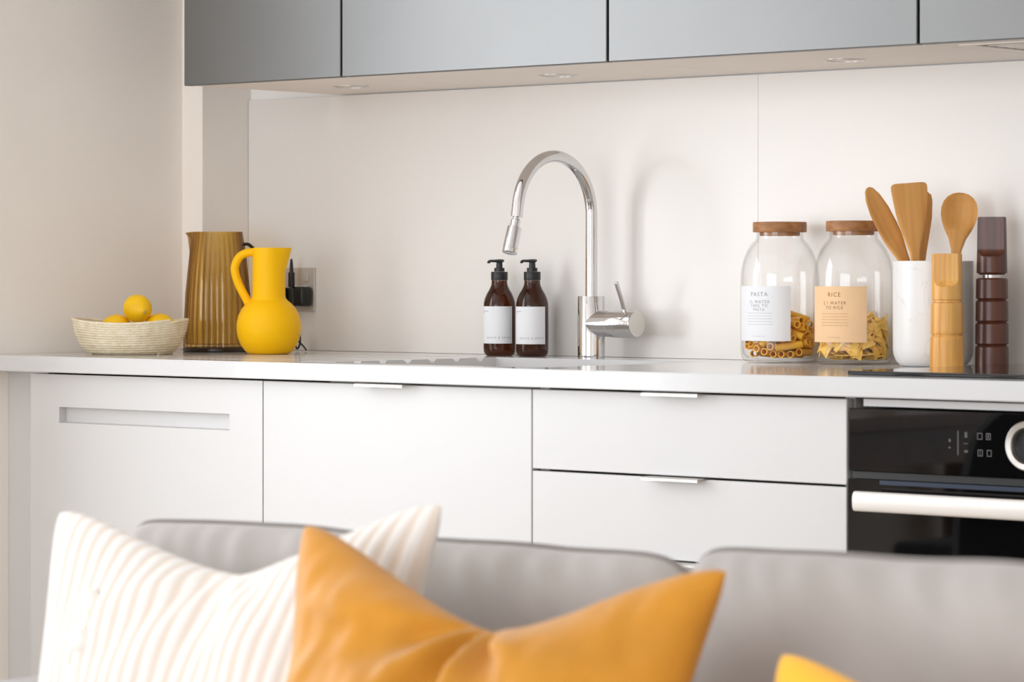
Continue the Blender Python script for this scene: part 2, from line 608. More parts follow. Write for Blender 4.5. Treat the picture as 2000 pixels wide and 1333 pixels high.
def bowl():
    bm = B()
    e = 0.006
    x0, x1, y0, y1 = SX0 - e, SX1 + e, SY0 - e, SY1 + e
    zt, zb = ZB - 0.0005, 0.71

    def ring(ins, z, rad, n=6):
        out = []
        for cx, cy, a0 in ((x1 - ins - rad, y1 - ins - rad, 0), (x0 + ins + rad, y1 - ins - rad, 90), (x0 + ins + rad, y0 + ins + rad, 180), (x1 - ins - rad, y0 + ins + rad, 270)):
            for k in range(n + 1):
                a = R(a0 + 90 * k / n)
                out.append(bm.verts.new((cx + rad * math.cos(a), cy + rad * math.sin(a), z)))
        return out
    rs = [ring(-0.012, zt, 0.03), ring(0, zt, 0.03), ring(0.003, zt - 0.01, 0.03), ring(0.01, zb + 0.03, 0.035), ring(0.03, zb + 0.005, 0.04), ring(0.08, zb, 0.05)]
    for a, c in zip(rs, rs[1:]):
        for k in range(len(a)):
            k2 = (k + 1) % len(a)
            bm.faces.new((a[k], a[k2], c[k2], c[k]))
    bm.faces.new(rs[-1])
    return bm


obj('basin', bowl(), M['sink'], sk, 40)
bm = B(); lathe(bm, [(0, 0.003), (0.03, 0.003), (0.042, 0.0015), (0.043, 0.0)], 32, 0.7105)
obj('drain', bm, M['steel'], sk, 40, loc=(0.95, 0.25, 0))

# ================================================================== BASE CABINETS
YD0, YD1 = 0.0, 0.019
DOOR_T = 0.8872


def door_panel(x0, x1, z0, z1):
    return boxm(x0, x1, YD0, YD1, z0, z1, 0.0012, seg=1)


def lip_pull(parent, xc, ztop, w=0.107):
    pts = [(YD1 - 0.002, ztop + 0.0002), (YD1 - 0.002, ztop + 0.0018), (-0.0215, ztop + 0.0018), (-0.023, ztop + 0.0003),
           (-0.023, ztop - 0.0035), (-0.0212, ztop - 0.0035), (-0.0212, ztop - 0.0002), (-0.0205, ztop + 0.0002)]
    bm = B()
    ra = [bm.verts.new((xc - w / 2, y, z)) for y, z in pts]
    rb_ = [bm.verts.new((xc + w / 2, y, z)) for y, z in pts]
    n = len(pts)
    for k in range(n):
        bm.faces.new((ra[k], ra[(k + 1) % n], rb_[(k + 1) % n], rb_[k]))
    bm.faces.new(ra[::-1]); bm.faces.new(rb_)
    return obj('handle', bm, M['satin'], parent, label='slim metal edge pull')


def carcass(t, x0, x1, z1=0.8895):
    bm = B()
    g = 0.0005
    box(bm, x0 + g, x0 + 0.018, YD1 + 0.002, 0.58, 0.14, z1)
    box(bm, x1 - 0.018, x1 - g, YD1 + 0.002, 0.58, 0.14, z1)
    box(bm, x0 + 0.018, x1 - 0.018, YD1 + 0.002, 0.58, 0.14, 0.158)
    box(bm, x0 + 0.018, x1 - 0.018, 0.572, 0.58, 0.158, z1)
    obj('carcass', bm, M['carcass'], t)


# dishwasher with scooped grip
dw = thing('dishwasher', 'white dishwasher front with long recessed grip slot, below the fruit basket', 'dishwasher')


def dw_door():
    bm = B()
    x0, x1, z0, z1 = 0.0010, 0.5990, 0.15, DOOR_T
    hx0, hx1, hz0, hz1 = 0.079, 0.519, 0.8000, 0.8285
    xs, zs = [x0, hx0, hx1, x1], [z0, hz0, hz1, z1]
    gv = {(i, j): bm.verts.new((xs[i], YD0, zs[j])) for i in range(4) for j in range(4)}
    for i in range(3):
        for j in range(3):
            if (i, j) == (1, 1): continue
            bm.faces.new((gv[i, j], gv[i + 1, j], gv[i + 1, j + 1], gv[i, j + 1]))
    d = 0.017
    bk = {(1, 1): bm.verts.new((hx0, d, hz0 + 0.0015)), (2, 1): bm.verts.new((hx1, d, hz0 + 0.0015)),
          (2, 2): bm.verts.new((hx1, d, hz1)), (1, 2): bm.verts.new((hx0, d, hz1))}
    ks = [(1, 1), (2, 1), (2, 2), (1, 2)]
    for a, c in zip(ks, ks[1:] + ks[:1]):
        bm.faces.new((gv[a], gv[c], bk[c], bk[a]))
    bm.faces.new([bk[k] for k in ks])
    ob = [bm.verts.new((x, YD1, z)) for x, z in ((x0, z0), (x1, z0), (x1, z1), (x0, z1))]
    bm.faces.new(ob)
    rim = [[gv[0, 0], gv[1, 0], gv[2, 0], gv[3, 0]], [gv[3, 0], gv[3, 1], gv[3, 2], gv[3, 3]], [gv[3, 3], gv[2, 3], gv[1, 3], gv[0, 3]], [gv[0, 3], gv[0, 2], gv[0, 1], gv[0, 0]]]
    for k, r in enumerate(rim):
        bm.faces.new(r + [ob[(k + 1) % 4], ob[k]])
    return bm


obj('door', dw_door(), M['door'], dw)
obj('body', boxm(0.004, 0.596, YD1 + 0.002, 0.575, 0.14, 0.875), M['carcass'], dw)

ck = thing('sink_cabinet', 'white base cabinet with one plain door and edge pull, below the sink', 'cabinet')
d = obj('door', door_panel(0.6010, 1.1990, 0.15, DOOR_T), M['door'], ck)
lip_pull(d, 0.889, DOOR_T)
carcass(ck, 0.6, 1.2, 0.70)

dr = thing('drawer_cabinet', 'white base cabinet with stacked drawers and edge pulls, left of the black oven', 'cabinet')
for z0, z1 in ((0.7625, DOOR_T), (0.6345, 0.7590), (0.15, 0.6310)):
    d = obj('drawer', door_panel(1.2010, 1.7990, z0, z1), M['door'], dr)
    lip_pull(d, 1.4905, z1)
carcass(dr, 1.2, 1.8)

rc = thing('end_cabinet', 'white base cabinet right of the oven, outside the picture edge', 'cabinet')
d = obj('door', door_panel(2.4015, 2.9985, 0.15, DOOR_T), M['door'], rc)
lip_pull(d, 2.7, DOOR_T)
carcass(rc, 2.4, 3.0)

o = struct('trim_1', boxm(XL + 0.0005, -0.001, 0.044, 0.062, 0.0, 0.8905, 0.001, seg=1), M['door'], 'narrow white filler strip between dishwasher and beige wall')
o = struct('baseboard_kitchen', boxm(XL + 0.06, 3.0, 0.064, 0.08, 0.0, 0.138), M['plinth'], 'white plinth under the base cabinets')

# ------------------------------------------------------------------ oven
ov = thing('oven', 'black glass built-in oven with round control knob and pale bar handle', 'oven')
obj('housing', boxm(1.806, 2.394, 0.022, 0.575, 0.28, 0.872), M['dark_gap'], ov)
cp = obj('control_panel', boxm(1.8035, 2.3965, -0.001, 0.020, 0.7835, 0.8745, 0.001, seg=1), M['oven_glass'], ov)
obj('vent_trim', boxm(1.806, 2.394, 0.004, 0.02, 0.773, 0.7832), M['black_plastic'], ov)
dd = obj('door', boxm(1.8035, 2.3965, -0.004, 0.020, 0.29, 0.7725, 0.001, seg=1), M['oven_glass'], ov)
obj('door_edge_strip', boxm(1.86, 2.34, -0.006, -0.0042, 0.7655, 0.7722, 0.0006, seg=1), M['blue_black'], dd)
for x in (1.90, 2.30):
    obj('handle_mount', tube(B(), [(x, -0.0042, 0.7435), (x, -0.036, 0.7435)], 0.008, 14), M['black_plastic'], dd)
bm = B()
prof = []
for k in range(20):
    a = 2 * PI * k / 20
    prof.append((-0.040 + 0.009 * math.copysign(abs(math.cos(a)) ** 0.7, math.cos(a)), 0.7435 + 0.0145 * math.copysign(abs(math.sin(a)) ** 0.8, math.sin(a))))
ra = [bm.verts.new((1.842, y, z)) for y, z in prof]; rb_ = [bm.verts.new((2.358, y, z)) for y, z in prof]
for k in range(20): bm.faces.new((ra[k], ra[(k + 1) % 20], rb_[(k + 1) % 20], rb_[k]))
bm.faces.new(ra[::-1]); bm.faces.new(rb_)
obj('handle', bm, M['handle_white'], dd, 50, label='pale metal bar handle')
bm = B(); lathe(bm, [(0.0, 0.006), (0.0235, 0.006), (0.0245, 0.0045), (0.0245, 0.0)], 40)
kn = obj('knob', bm, M['black_plastic'], ov, 40, loc=(2.1105, -0.0012, 0.8305), rot=(R(90), 0, 0))
bm = B(); lathe(bm, [(0.0236, 0.0), (0.0236, 0.012), (0.0255, 0.016), (0.0325, 0.017), (0.0345, 0.015), (0.0345, 0.0)], 56)
obj('knob_ring', bm, M['satin'], kn, 40, label='pale metal ring around the knob')


def panel_marks():
    bm = B()
    y = -0.0013

    def q(x0, x1, z0, z1):
        bm.faces.new([bm.verts.new(p) for p in ((x0, y, z0), (x1, y, z0), (x1, y, z1), (x0, y, z1))])

    def frame(x0, x1, z0, z1, t=0.0013):
        q(x0, x1, z0, z0 + t); q(x0, x1, z1 - t, z1); q(x0, x0 + t, z0 + t, z1 - t); q(x1 - t, x1, z0 + t, z1 - t)
    q(1.9885, 1.9905, 0.813, 0.8475)
    q(2.0005, 2.005, 0.838, 0.846); q(1.999, 2.006, 0.829, 0.8302); q(2.000, 2.006, 0.817, 0.8205)
    frame(2.021, 2.0300, 0.836, 0.8455); frame(2.0355, 2.0435, 0.836, 0.8455); q(2.0385, 2.0405, 0.838, 0.8435)
    frame(2.022, 2.0305, 0.8125, 0.822); q(2.0257, 2.0267, 0.8138, 0.8207); frame(2.037, 2.045, 0.8125, 0.822)
    q(1.974, 1.9775, 0.831, 0.8355); q(1.974, 1.9775, 0.822, 0.8245)
    return bm


obj('printed_symbols', panel_marks(), M['mark'], cp, label='faint grey control symbols')
st = obj('spacer_strip', boxm(1.825, 2.395, 0.004, 0.02, 0.8772, 0.8882, 0.0008, seg=1), M['door'], ov)

# induction hob
hb = obj('hob', boxm(1.757, 2.347, 0.062, 0.575, ZT + 0.0002, ZT + 0.0062, 0.0015, seg=2), M['oven_glass'])
tag(hb, 'black glass hob lying on the worktop above the oven', 'hob')

# ================================================================== WALL CABINETS
ZU, YU = 1.4135, 0.2063
UX = [0.1845, 0.5855, 1.1855, 1.7855, 2.3855, 2.9855]
ulab = ['narrow grey wall cabinet at the left end, above the yellow jug', 'grey wall cabinet above the tap and soap bottles',
        'grey wall cabinet above the pasta jars', 'grey wall cabinet with extractor, at the right edge of the picture', 'grey wall cabinet beyond the right picture edge']
for i in range(5):
    x0, x1 = UX[i], UX[i + 1]
    t = thing('wall_cabinet', ulab[i], 'cabinet', group='grey wall cabinets')
    obj('door', boxm(x0 + 0.0022, x1 - 0.0022, YU, YU + 0.019, ZU, 2.14, 0.0012, seg=1), M['grey_door'], t)
    bm = B()
    box(bm, x0 + 0.0003, x1 - 0.0003, YU + 0.022, YS - 0.0005, ZU + 0.0165, 2.14)
    obj('body', bm, M['dark_gap'], t)
    obj('underside', boxm(x0 + 0.0006 + (0.004 if i == 0 else 0), x1 - 0.0006, YU + 0.0215, YS - 0.001, ZU + 0.001, ZU + 0.016, 0.0006, seg=1), M['underside'], t)

dlab = ['flush round downlight under the narrow left wall cabinet', 'flush round downlight under the cabinet above the tap', 'flush round downlight under the cabinet above the pasta jars']
for (x, y), lb in zip(((0.395, 0.43), (0.895, 0.428), (1.497, 0.428)), dlab):
    t = thing('downlight', lb, 'downlight', (x, y, ZU + 0.001), group='flush downlights')
    bm = B(); lathe(bm, [(0.0285, 0.0), (0.0285, -0.002), (0.0325, -0.002), (0.0335, -0.001), (0.0335, 0.0)], 48)
    obj('ring', bm, M['satin'], t, 40)
    bm = B(); lathe(bm, [(0.0, -0.0006), (0.0283, -0.0006), (0.0283, 0.0)], 48)
    obj('lens', bm, M['underside'], t, 40)

hd = thing('extractor_hood', 'slim extractor grille under the right-hand wall cabinet', 'extractor', (0, 0, 0))
bm = B()
hx0, hx1, hy0, hy1 = 1.822, 2.349, 0.262, 0.56
for (a, c, e, f) in ((hx0, hx1, hy0, hy0 + 0.016), (hx0, hx1, hy1 - 0.016, hy1), (hx0, hx0 + 0.016, hy0 + 0.016, hy1 - 0.016), (hx1 - 0.016, hx1, hy0 + 0.016, hy1 - 0.016)):
    box(bm, a, c, e, f, ZU - 0.0006, ZU + 0.0008)
obj('frame', bm, M['underside'], hd)
obj('recess', boxm(hx0 + 0.0165, hx1 - 0.0165, hy0 + 0.0165, hy1 - 0.0165, ZU + 0.0004, ZU + 0.0008), M['dark_gap'], hd)
for k in range(9):
    y = hy0 + 0.032 + k * 0.0275
    obj('slat', boxm(hx0 + 0.03, hx1 - 0.03, y, y + 0.017, ZU - 0.0006, ZU + 0.0003, 0.0002, seg=1), M['underside'], hd)

# ================================================================== THINGS ON THE WORKTOP (left to right)
# ---- rope basket
def basket():
    bm = B()
    n, coils = 96, 13
    prof = [(0.0, 0.071), (0.008, 0.0825), (0.020, 0.0925), (0.040, 0.1010), (0.0655, 0.1065)]
    rr = 0.0031

    def saddle(a, t):
        return 1 + 0.0, 0.0042 * t * math.cos(2 * (a - R(40.8))) - 0.0015 * t * math.cos(a + R(60))
    pts = []
    for i in range(coils * n + 1):
        a = 2 * PI * i / n
        t = i / (coils * n)
        z = rr + t * 0.0600
        r = interp_l(prof, z)
        _, dz = saddle(a, t)
        pts.append((r * math.cos(a), r * math.sin(a), z + dz))
    tube(bm, pts, [rr * (1.0 + 0.05 * math.sin(i * 1.9)) for i in range(len(pts))], 8)
    # base spiral
    pts = []
    for i in range(11 * 64 + 1):
        a = 2 * PI * i / 64
        r = 0.071 * (1 - i / (11 * 64)) + 0.002
        pts.append((r * math.cos(a), r * math.sin(a), rr + 0.0002))
    tube(bm, pts, rr * 1.05, 6)
    return bm


def interp_l(tb, x):
    if x <= tb[0][0]: return tb[0][1]
    for (a, va), (c, vc) in zip(tb, tb[1:]):
        if x <= c: return va + (vc - va) * (x - a) / (c - a)
    return tb[-1][1]


bk = obj('rope_basket', basket(), M['rope'], None, 60, loc=(0.060, 0.190, ZT))
tag(bk, 'cream coiled rope basket holding lemons, by the beige wall', 'basket')


def lemon_mesh():
    bm = B()
    prof = []
    n = 22
    L, W = 0.033, 0.0262
    for k in range(n + 1):
        a = PI * k / n
        r = W * math.sin(a) ** 0.95 if 0 < k < n else 0.0
        z = -L * math.cos(a)
        z = z * 0.86 + math.copysign(max(0, abs(math.cos(a)) - 0.93) * 0.07, z)
        prof.append((r, z))
    lathe(bm, prof, 32)
    return bm


def lemon(loc, rot, label):
    o = obj('lemon', lemon_mesh(), M['lemon'], None, 60, loc=loc, rot=rot)
    tag(o, label, 'lemon', 'lemons in the rope basket')
    bm = B(); lathe(bm, [(0, 0.0022), (0.0022, 0.0018), (0.0036, 0.0004), (0.0042, -0.0012)], 12, 0.0322)
    obj('stem_end', bm, M['lemon_stem'], o, 60, label='pale green stem scar')
    return o


BX, BY = 0.060, 0.190
CR, SR = math.cos(R(40.79)), math.sin(R(40.79))


def cl(r, dpt, z, ox=BX, oy=BY):
    """offset r to the viewer's right and dpt away, from a base point"""
    return (ox + CR * r - SR * dpt, oy + SR * r + CR * dpt, z)


def aim(v):
    return Vector(v).to_track_quat('Z', 'Y').to_euler()


# the top lemon points its stem end towards the room, slightly down and right
sd = Vector((CR * 0.50 + SR * 0.85, SR * 0.50 - CR * 0.85, -0.20))
lemon(cl(0.0145, -0.012, ZT + 0.0845), aim(sd), 'topmost lemon showing its stem end, resting on the other two')
lemon(cl(-0.026, -0.002, ZT + 0.0475), aim((CR, SR, 0.12)), 'lemon low on the left side of the basket, half hidden by the rim')
lemon(cl(0.055, -0.004, ZT + 0.0495), aim((CR, SR, -0.10)), 'lemon low on the right side of the basket, half hidden by the rim')

# ---- amber fluted pitcher
pt = thing('glass_pitcher', 'tall amber fluted glass pitcher standing behind the yellow jug', 'pitcher', (0.041, 0.432, ZT), R(40.79))
PH = 0.2295


def pitcher():
    bm = B()
    n = 240
    outer = [(0.000, 0.0080), (0.060, 0.0080), (0.0655, 0.0090), (0.0650, 0.02), (0.0638, 0.06), (0.0612, 0.11), (0.0575, 0.15), (0.0530, 0.19), (0.0485, 0.222), (0.0476, PH)]
    inner = [(0.0452, PH), (0.0462, 0.215), (0.0545, 0.15), (0.0580, 0.11), (0.0610, 0.05), (0.0605, 0.014), (0.0, 0.012)]

    def flute(a, z):
        s = 1 - min(1, max(0, (z - 0.205) / 0.02))
        return 1 + (0.030 * (abs(math.cos(a * 15)) - 0.5)) * s
    rows = lathe(bm, outer + inner, n, mod=flute)
    for row in rows:                                    # lip pulled out on the left
        if len(row) == 1: continue
        for v in row:
            a = math.atan2(v.co.y, v.co.x)
            da = abs(abs(a) - PI)
            t = max(0, (v.co.z - 0.196) / (PH - 0.196))
            if t > 0 and da < 0.55:
                w = (1 - da / 0.55) ** 1.6
                v.co.x -= 0.0150 * w * t * t
                v.co.z -= 0.002 * w * t
    return bm


obj('body', pitcher(), M['amber_glass'], pt, 35)
bm = B(); lathe(bm, [(0.0, 0.0002), (0.0655, 0.0002), (0.0672, 0.0020), (0.0672, 0.0065), (0.0660, 0.0078), (0.0, 0.0078)], 64)
obj('foot', bm, M['pitcher_foot'], pt, 30, label='dark thick glass foot')
bm = B()
tube(bm, smooth_path([(0.046, 0.012, 0.205), (0.060, 0.016, 0.204), (0.076, 0.020, 0.180), (0.078, 0.020, 0.130), (0.070, 0.018, 0.085), (0.0590, 0.015, 0.075)], 8), 0.0042, 10, sq=(1.5, 0.8))
obj('handle', bm, M['pitcher_foot'], pt, 50)

# ---- yellow jug
jg = thing('ceramic_jug', 'matt yellow ceramic jug with round belly and looped handle', 'jug', (0.254, 0.358, ZT), R(40.79))


def jug():
    bm = B()
    outer = [(0.0, 0.0), (0.034, 0.0), (0.0385, 0.0012), (0.045, 0.007), (0.0525, 0.018), (0.0575, 0.031), (0.0597, 0.046), (0.0594, 0.058), (0.0565, 0.072), (0.0505, 0.084), (0.0425, 0.0935), (0.0352, 0.0995), (0.0314, 0.103), (0.0306, 0.108), (0.0303, 0.125), (0.0302, 0.15), (0.0302, 0.17), (0.0303, 0.185), (0.0304, 0.1955), (0.0298, 0.1972)]
    inner = [(0.0282, 0.1965), (0.0275, 0.18), (0.0272, 0.14), (0.0275, 0.11), (0.045, 0.085), (0.055, 0.05), (0.045, 0.015), (0.0, 0.008)]
    rows = lathe(bm, outer + inner, 96)
    for row in rows:
        if len(row) == 1: continue
        for v in row:
            a = math.atan2(v.co.y, v.co.x)
            t = max(0, (v.co.z - 0.150) / 0.046)
            if t > 0 and abs(a) < 0.95:
                w = (1 - abs(a) / 0.95)
                v.co.x += 0.0120 * w * min(t, 1.05)
    return bm


jb = obj('body', jug(), M['yellow'], jg, 45)
bm = B()
hp = smooth_path([(-0.026, 0, 0.1885), (-0.040, 0, 0.1880), (-0.0545, 0, 0.1800), (-0.0625, 0, 0.1640), (-0.0625, 0, 0.1500), (-0.0560, 0, 0.1300), (-0.0450, 0, 0.1080), (-0.0350, 0, 0.0890)], 8)
tube(bm, hp, 0.0078, 16, sq=(1.0, 1.0))
obj('handle', bm, M['yellow'], jg, 60)

# ---- wall socket, adapter and charging cable
sk2 = thing('wall_socket', 'brushed metal double wall socket behind the yellow jug', 'socket', (0.058, YS, 1.038))
obj('plate', boxm(-0.073, 0.073, -0.0045, -0.0002, -0.043, 0.043, 0.0015), M['plate'], sk2)
for x in (-0.036, 0.036):
    obj('insert', boxm(x - 0.019, x + 0.019, -0.0056, -0.0044, -0.030, 0.008, 0.0008, seg=1), M['label_white'], sk2)
for x in (-0.036, 0.052):
    obj('switch', boxm(x - 0.006, x + 0.006, -0.0075, -0.0044, 0.016, 0.032, 0.0008, seg=1), M['plate'], sk2)
for x in (-0.060, 0.0615):
    bm = B(); lathe(bm, [(0, 0.0012), (0.0028, 0.001), (0.0034, 0.0)], 14)
    obj('screw', bm, M['satin'], sk2, 40, loc=(x, -0.0045, 0.0), rot=(R(90), 0, 0))
ad = thing('plug_adapter', 'black mains plug with an upright charger connector, in the wall socket', 'plug', (0.112, YS - 0.0060, 1.028))
obj('plug_body', boxm(-0.026, 0.018, -0.030, -0.0002, -0.022, 0.016, 0.006, 3), M['black_plastic'], ad, 40)
obj('plug_body_rear', boxm(-0.068, -0.024, -0.036, -0.0002, -0.022, 0.014, 0.003, 2), M['black_plastic'], ad, 40)
obj('connector', boxm(-0.0195, -0.0085, -0.032, -0.024, 0.0155, 0.044, 0.001, 2), M['black_plastic'], ad, 40)
bm = B(); tube(bm, [(-0.014, -0.028, 0.044), (-0.014, -0.028, 0.060), (-0.0135, -0.028, 0.070)], [0.0042, 0.0032, 0.0014], 12)
obj('strain_relief', bm, M['black_plastic'], ad, 50)
bm = B()
tube(bm, smooth_path([(0.0985, 0.573, 1.097), (0.102, 0.569, 1.088), (0.106, 0.566, 1.060), (0.108, 0.5655, 1.044), (0.114, 0.5630, 1.020), (0.110, 0.562, 0.998), (0.098, 0.565, 0.985), (0.095, 0.57, 0.962), (0.112, 0.572, 0.944), (0.138, 0.566, 0.930), (0.156, 0.556, 0.9230)], 8), 0.0016, 8)
for q in range(3):
    cx, cz = 0.130 + 0.004 * q, 0.9385
    tube(bm, [(cx + 0.006 * math.cos(a), 0.560 - 0.004 * q + 0.002 * math.sin(a), cz + 0.014 * math.sin(a)) for a in (2 * PI * k / 16 for k in range(16))], 0.0016, 8, closed=True)
cb = obj('charging_cable', bm, M['black_plastic'], None, 60)
tag(cb, 'thin black charging cable coiled on the worktop behind the jug', 'cable')


# ---- lettering helpers
def text_geo(s, size, spacing=1.0):
    c = bpy.data.curves.new('lettering', 'FONT')
    c.body = s; c.size = size; c.align_x = 'CENTER'; c.align_y = 'CENTER'
    c.space_character = spacing
    c.resolution_u = 3
    o = bpy.data.objects.new('lettering', c)
    COL.objects.link(o)
    bpy.context.view_layer.update()
    dg = bpy.context.evaluated_depsgraph_get()
    me = bpy.data.meshes.new_from_object(o.evaluated_get(dg))
    vs = [v.co.copy() for v in me.vertices]
    fs = [list(p.vertices) for p in me.polygons]
    bpy.data.objects.remove(o); bpy.data.curves.remove(c); bpy.data.meshes.remove(me)
    return vs, fs


def wrap(bm, vs, fs, rad, ang0, x0, z0):
    """lay flat letters on a cylinder; ang0 = azimuth of the label's middle"""
    out = []
    for v in vs:
        a = ang0 + (v.x + x0) / rad
        out.append(bm.verts.new((rad * math.cos(a), rad * math.sin(a), v.y + z0)))
    for f in fs:
        try: bm.faces.new([out[i] for i in f])
        except ValueError: pass


def dashes(x0, x1, y, h, seed, gap=0.0006):
    rnd = random.Random(seed)
    vs, fs = [], []
    x = x0
    while x < x1:
        w = min(rnd.uniform(0.002, 0.006), x1 - x)
        k = len(vs)
        vs += [Vector((x, y, 0)), Vector((x + w, y, 0)), Vector((x + w, y + h, 0)), Vector((x, y + h, 0))]
        fs.append([k, k + 1, k + 2, k + 3])
        x += w + gap * 1.6
    return vs, fs


def label_sheet(rad, ang0, half, z0, z1, n=28, th=0.00025):
    bm = B()
    rows = []
    for r in (rad, rad + th):
        for z in (z0, z1):
            rows.append([bm.verts.new((r * math.cos(ang0 + half * (2 * k / n - 1)), r * math.sin(ang0 + half * (2 * k / n - 1)), z)) for k in range(n + 1)])
    a, b_, c, d_ = rows
    for k in range(n):
        bm.faces.new((a[k], a[k + 1], b_[k + 1], b_[k])); bm.faces.new((c[k], d_[k], d_[k + 1], c[k + 1]))
        bm.faces.new((a[k], c[k], c[k + 1], a[k + 1])); bm.faces.new((b_[k], b_[k + 1], d_[k + 1], d_[k]))
    bm.faces.new((a[0], b_[0], d_[0], c[0])); bm.faces.new((a[n], c[n], d_[n], b_[n]))
    return bm


# ---- two amber pump bottles
def soap_bottle(loc, label):
    t = thing('soap_bottle', label, 'bottle', loc, 0, 'amber pump bottles by the tap')
    RB = 0.0292
    bm = B()
    lathe(bm, [(0, 0.0012), (0.016, 0.0012), (0.022, 0.0), (0.0262, 0.0022), (0.0286, 0.0075), (RB, 0.014), (RB, 0.088), (0.0286, 0.0965), (0.0266, 0.1045), (0.0230, 0.1130), (0.0185, 0.1205), (0.0155, 0.1270), (0.0144, 0.1320), (0.0143, 0.1370), (0.0, 0.1370)], 56)
    obj('glass_body', bm, M['brown_glass'], t, 40, label='brown glass body')
    a0 = R(-90)
    lb = obj('paper_label', label_sheet(RB + 0.0003, a0 + 0.10, 1.50, 0.0225, 0.0900), M['label_white'], t, 30, label='white paper label')
    bm = B()
    wrap(bm, *text_geo('BLACK & SMITH', 0.0050, 1.35), RB + 0.0007, a0, 0.0200, 0.0330)
    wrap(bm, *dashes(-0.016, 0.0, 0.0808, 0.0010, 3), RB + 0.0007, a0, -0.001, 0)
    wrap(bm, *dashes(-0.016, -0.011, 0.0778, 0.0010, 4), RB + 0.0007, a0, -0.001, 0)
    tag(obj('printed_text', bm, M['ink'], lb), None, kind='stuff')
    bm = B()
    lathe(bm, [(0, 0.1372), (0.0148, 0.1372), (0.0151, 0.1380), (0.0151, 0.1518), (0.0146, 0.1526), (0.0, 0.1528)], 44, mod=lambda a, z: 1 + 0.012 * math.cos(22 * a))
    obj('collar', bm, M['black_plastic'], t, 40, label='black screw collar')
    bm = B()
    lathe(bm, [(0, 0.1529), (0.0095, 0.1529), (0.0095, 0.1595), (0.0060, 0.1600), (0.0055, 0.1690), (0.0068, 0.1700), (0.0072, 0.1725), (0.0055, 0.1738), (0, 0.1740)], 28)
    ph = obj('pump_head', bm, M['black_plastic'], t, 40, label='black pump head')
    bm = B()
    tube(bm, smooth_path([(0, 0.009, 0.1726), (0, 0.000, 0.1728), (0, -0.014, 0.1722), (0, -0.024, 0.1722), (0, -0.0290, 0.1705), (0, -0.0300, 0.1680)], 5), [0.0035] * 11 + [0.0032] * 10 + [0.0027] * 5, 12, sq=(1.1, 0.75))
    obj('nozzle', bm, M['black_plastic'], ph, 50)
    return t


soap_bottle((0.652, 0.552, ZT), 'amber glass pump bottle with white label, farther from the tap')
soap_bottle((0.733, 0.549, ZT), 'amber glass pump bottle with white label, next to the tap')

# ---- mixer tap
tp = thing('mixer_tap', 'chrome swan-neck mixer tap behind the sink', 'tap', (0.878, 0.540, ZT))
bm = B(); lathe(bm, [(0, 0.0002), (0.0242, 0.0002), (0.0242, 0.1085), (0.0238, 0.1092), (0.0112, 0.1092)], 64)
obj('base_column', bm, M['chrome'], tp, 35)
path = [(0, 0, 0.107), (0, 0, 0.18)]
RA, ZA = 0.100, 0.2540
path += [(0, 0, 0.18 + (ZA - 0.18) * k / 6) for k in range(1, 6)]
for k in range(0, 41):
    a = R(171 * k / 40)
    path.append((0, -RA + RA * math.cos(a), ZA + RA * math.sin(a)))
e = Vector(path[-1]); dn = Vector((0, -math.sin(R(9)), -math.cos(R(9))))
path += [tuple(e + dn * 0.012), tuple(e + dn * 0.0225)]
bm = B(); tube(bm, path, 0.0106, 28)
obj('spout', bm, M['chrome'], tp, 50)
e2 = e + dn * 0.0225
h = Vector((0, -math.sin(R(17)), -math.cos(R(17))))
bm = B(); rot = h.to_track_quat('Z', 'Y').to_euler()
lathe(bm, [(0, -0.002), (0.0055, -0.002), (0.0055, 0.005), (0.0075, 0.0055), (0.0086, 0.007), (0.0086, 0.0190), (0.0122, 0.0195), (0.0126, 0.021), (0.0134, 0.0560), (0.0128, 0.0565), (0.0128, 0.0585), (0.0134, 0.059), (0.0132, 0.0650), (0.0120, 0.0660), (0.0105, 0.0655), (0, 0.0655)], 40)
obj('spray_head', bm, M['chrome'], tp, 35, loc=tuple(e2), rot=tuple(rot))
bm = B(); lathe(bm, [(0, 0.0), (0.0236, 0.0), (0.0236, 0.0480), (0.0230, 0.0486), (0.0230, 0.0496), (0.0243, 0.0502), (0.0243, 0.1000), (0.0232, 0.1020), (0, 0.1022)], 56)
vb = obj('valve_barrel', bm, M['chrome'], tp, 35, loc=(0, 0, 0.0610), rot=(0, R(90), 0))
bm = B(); lathe(bm, [(0, 0.1023), (0.0228, 0.1023), (0.0222, 0.1030), (0, 0.1032)], 48)
obj('end_cap', bm, M['satin'], vb, 35)
bm = B(); tube(bm, [(0.078, 0.0, 0.079), (0.078, -0.026, 0.1330), (0.078, -0.0265, 0.1340)], [0.0044, 0.0042, 0.0036], 20)
obj('lever', bm, M['chrome'], tp, 40)


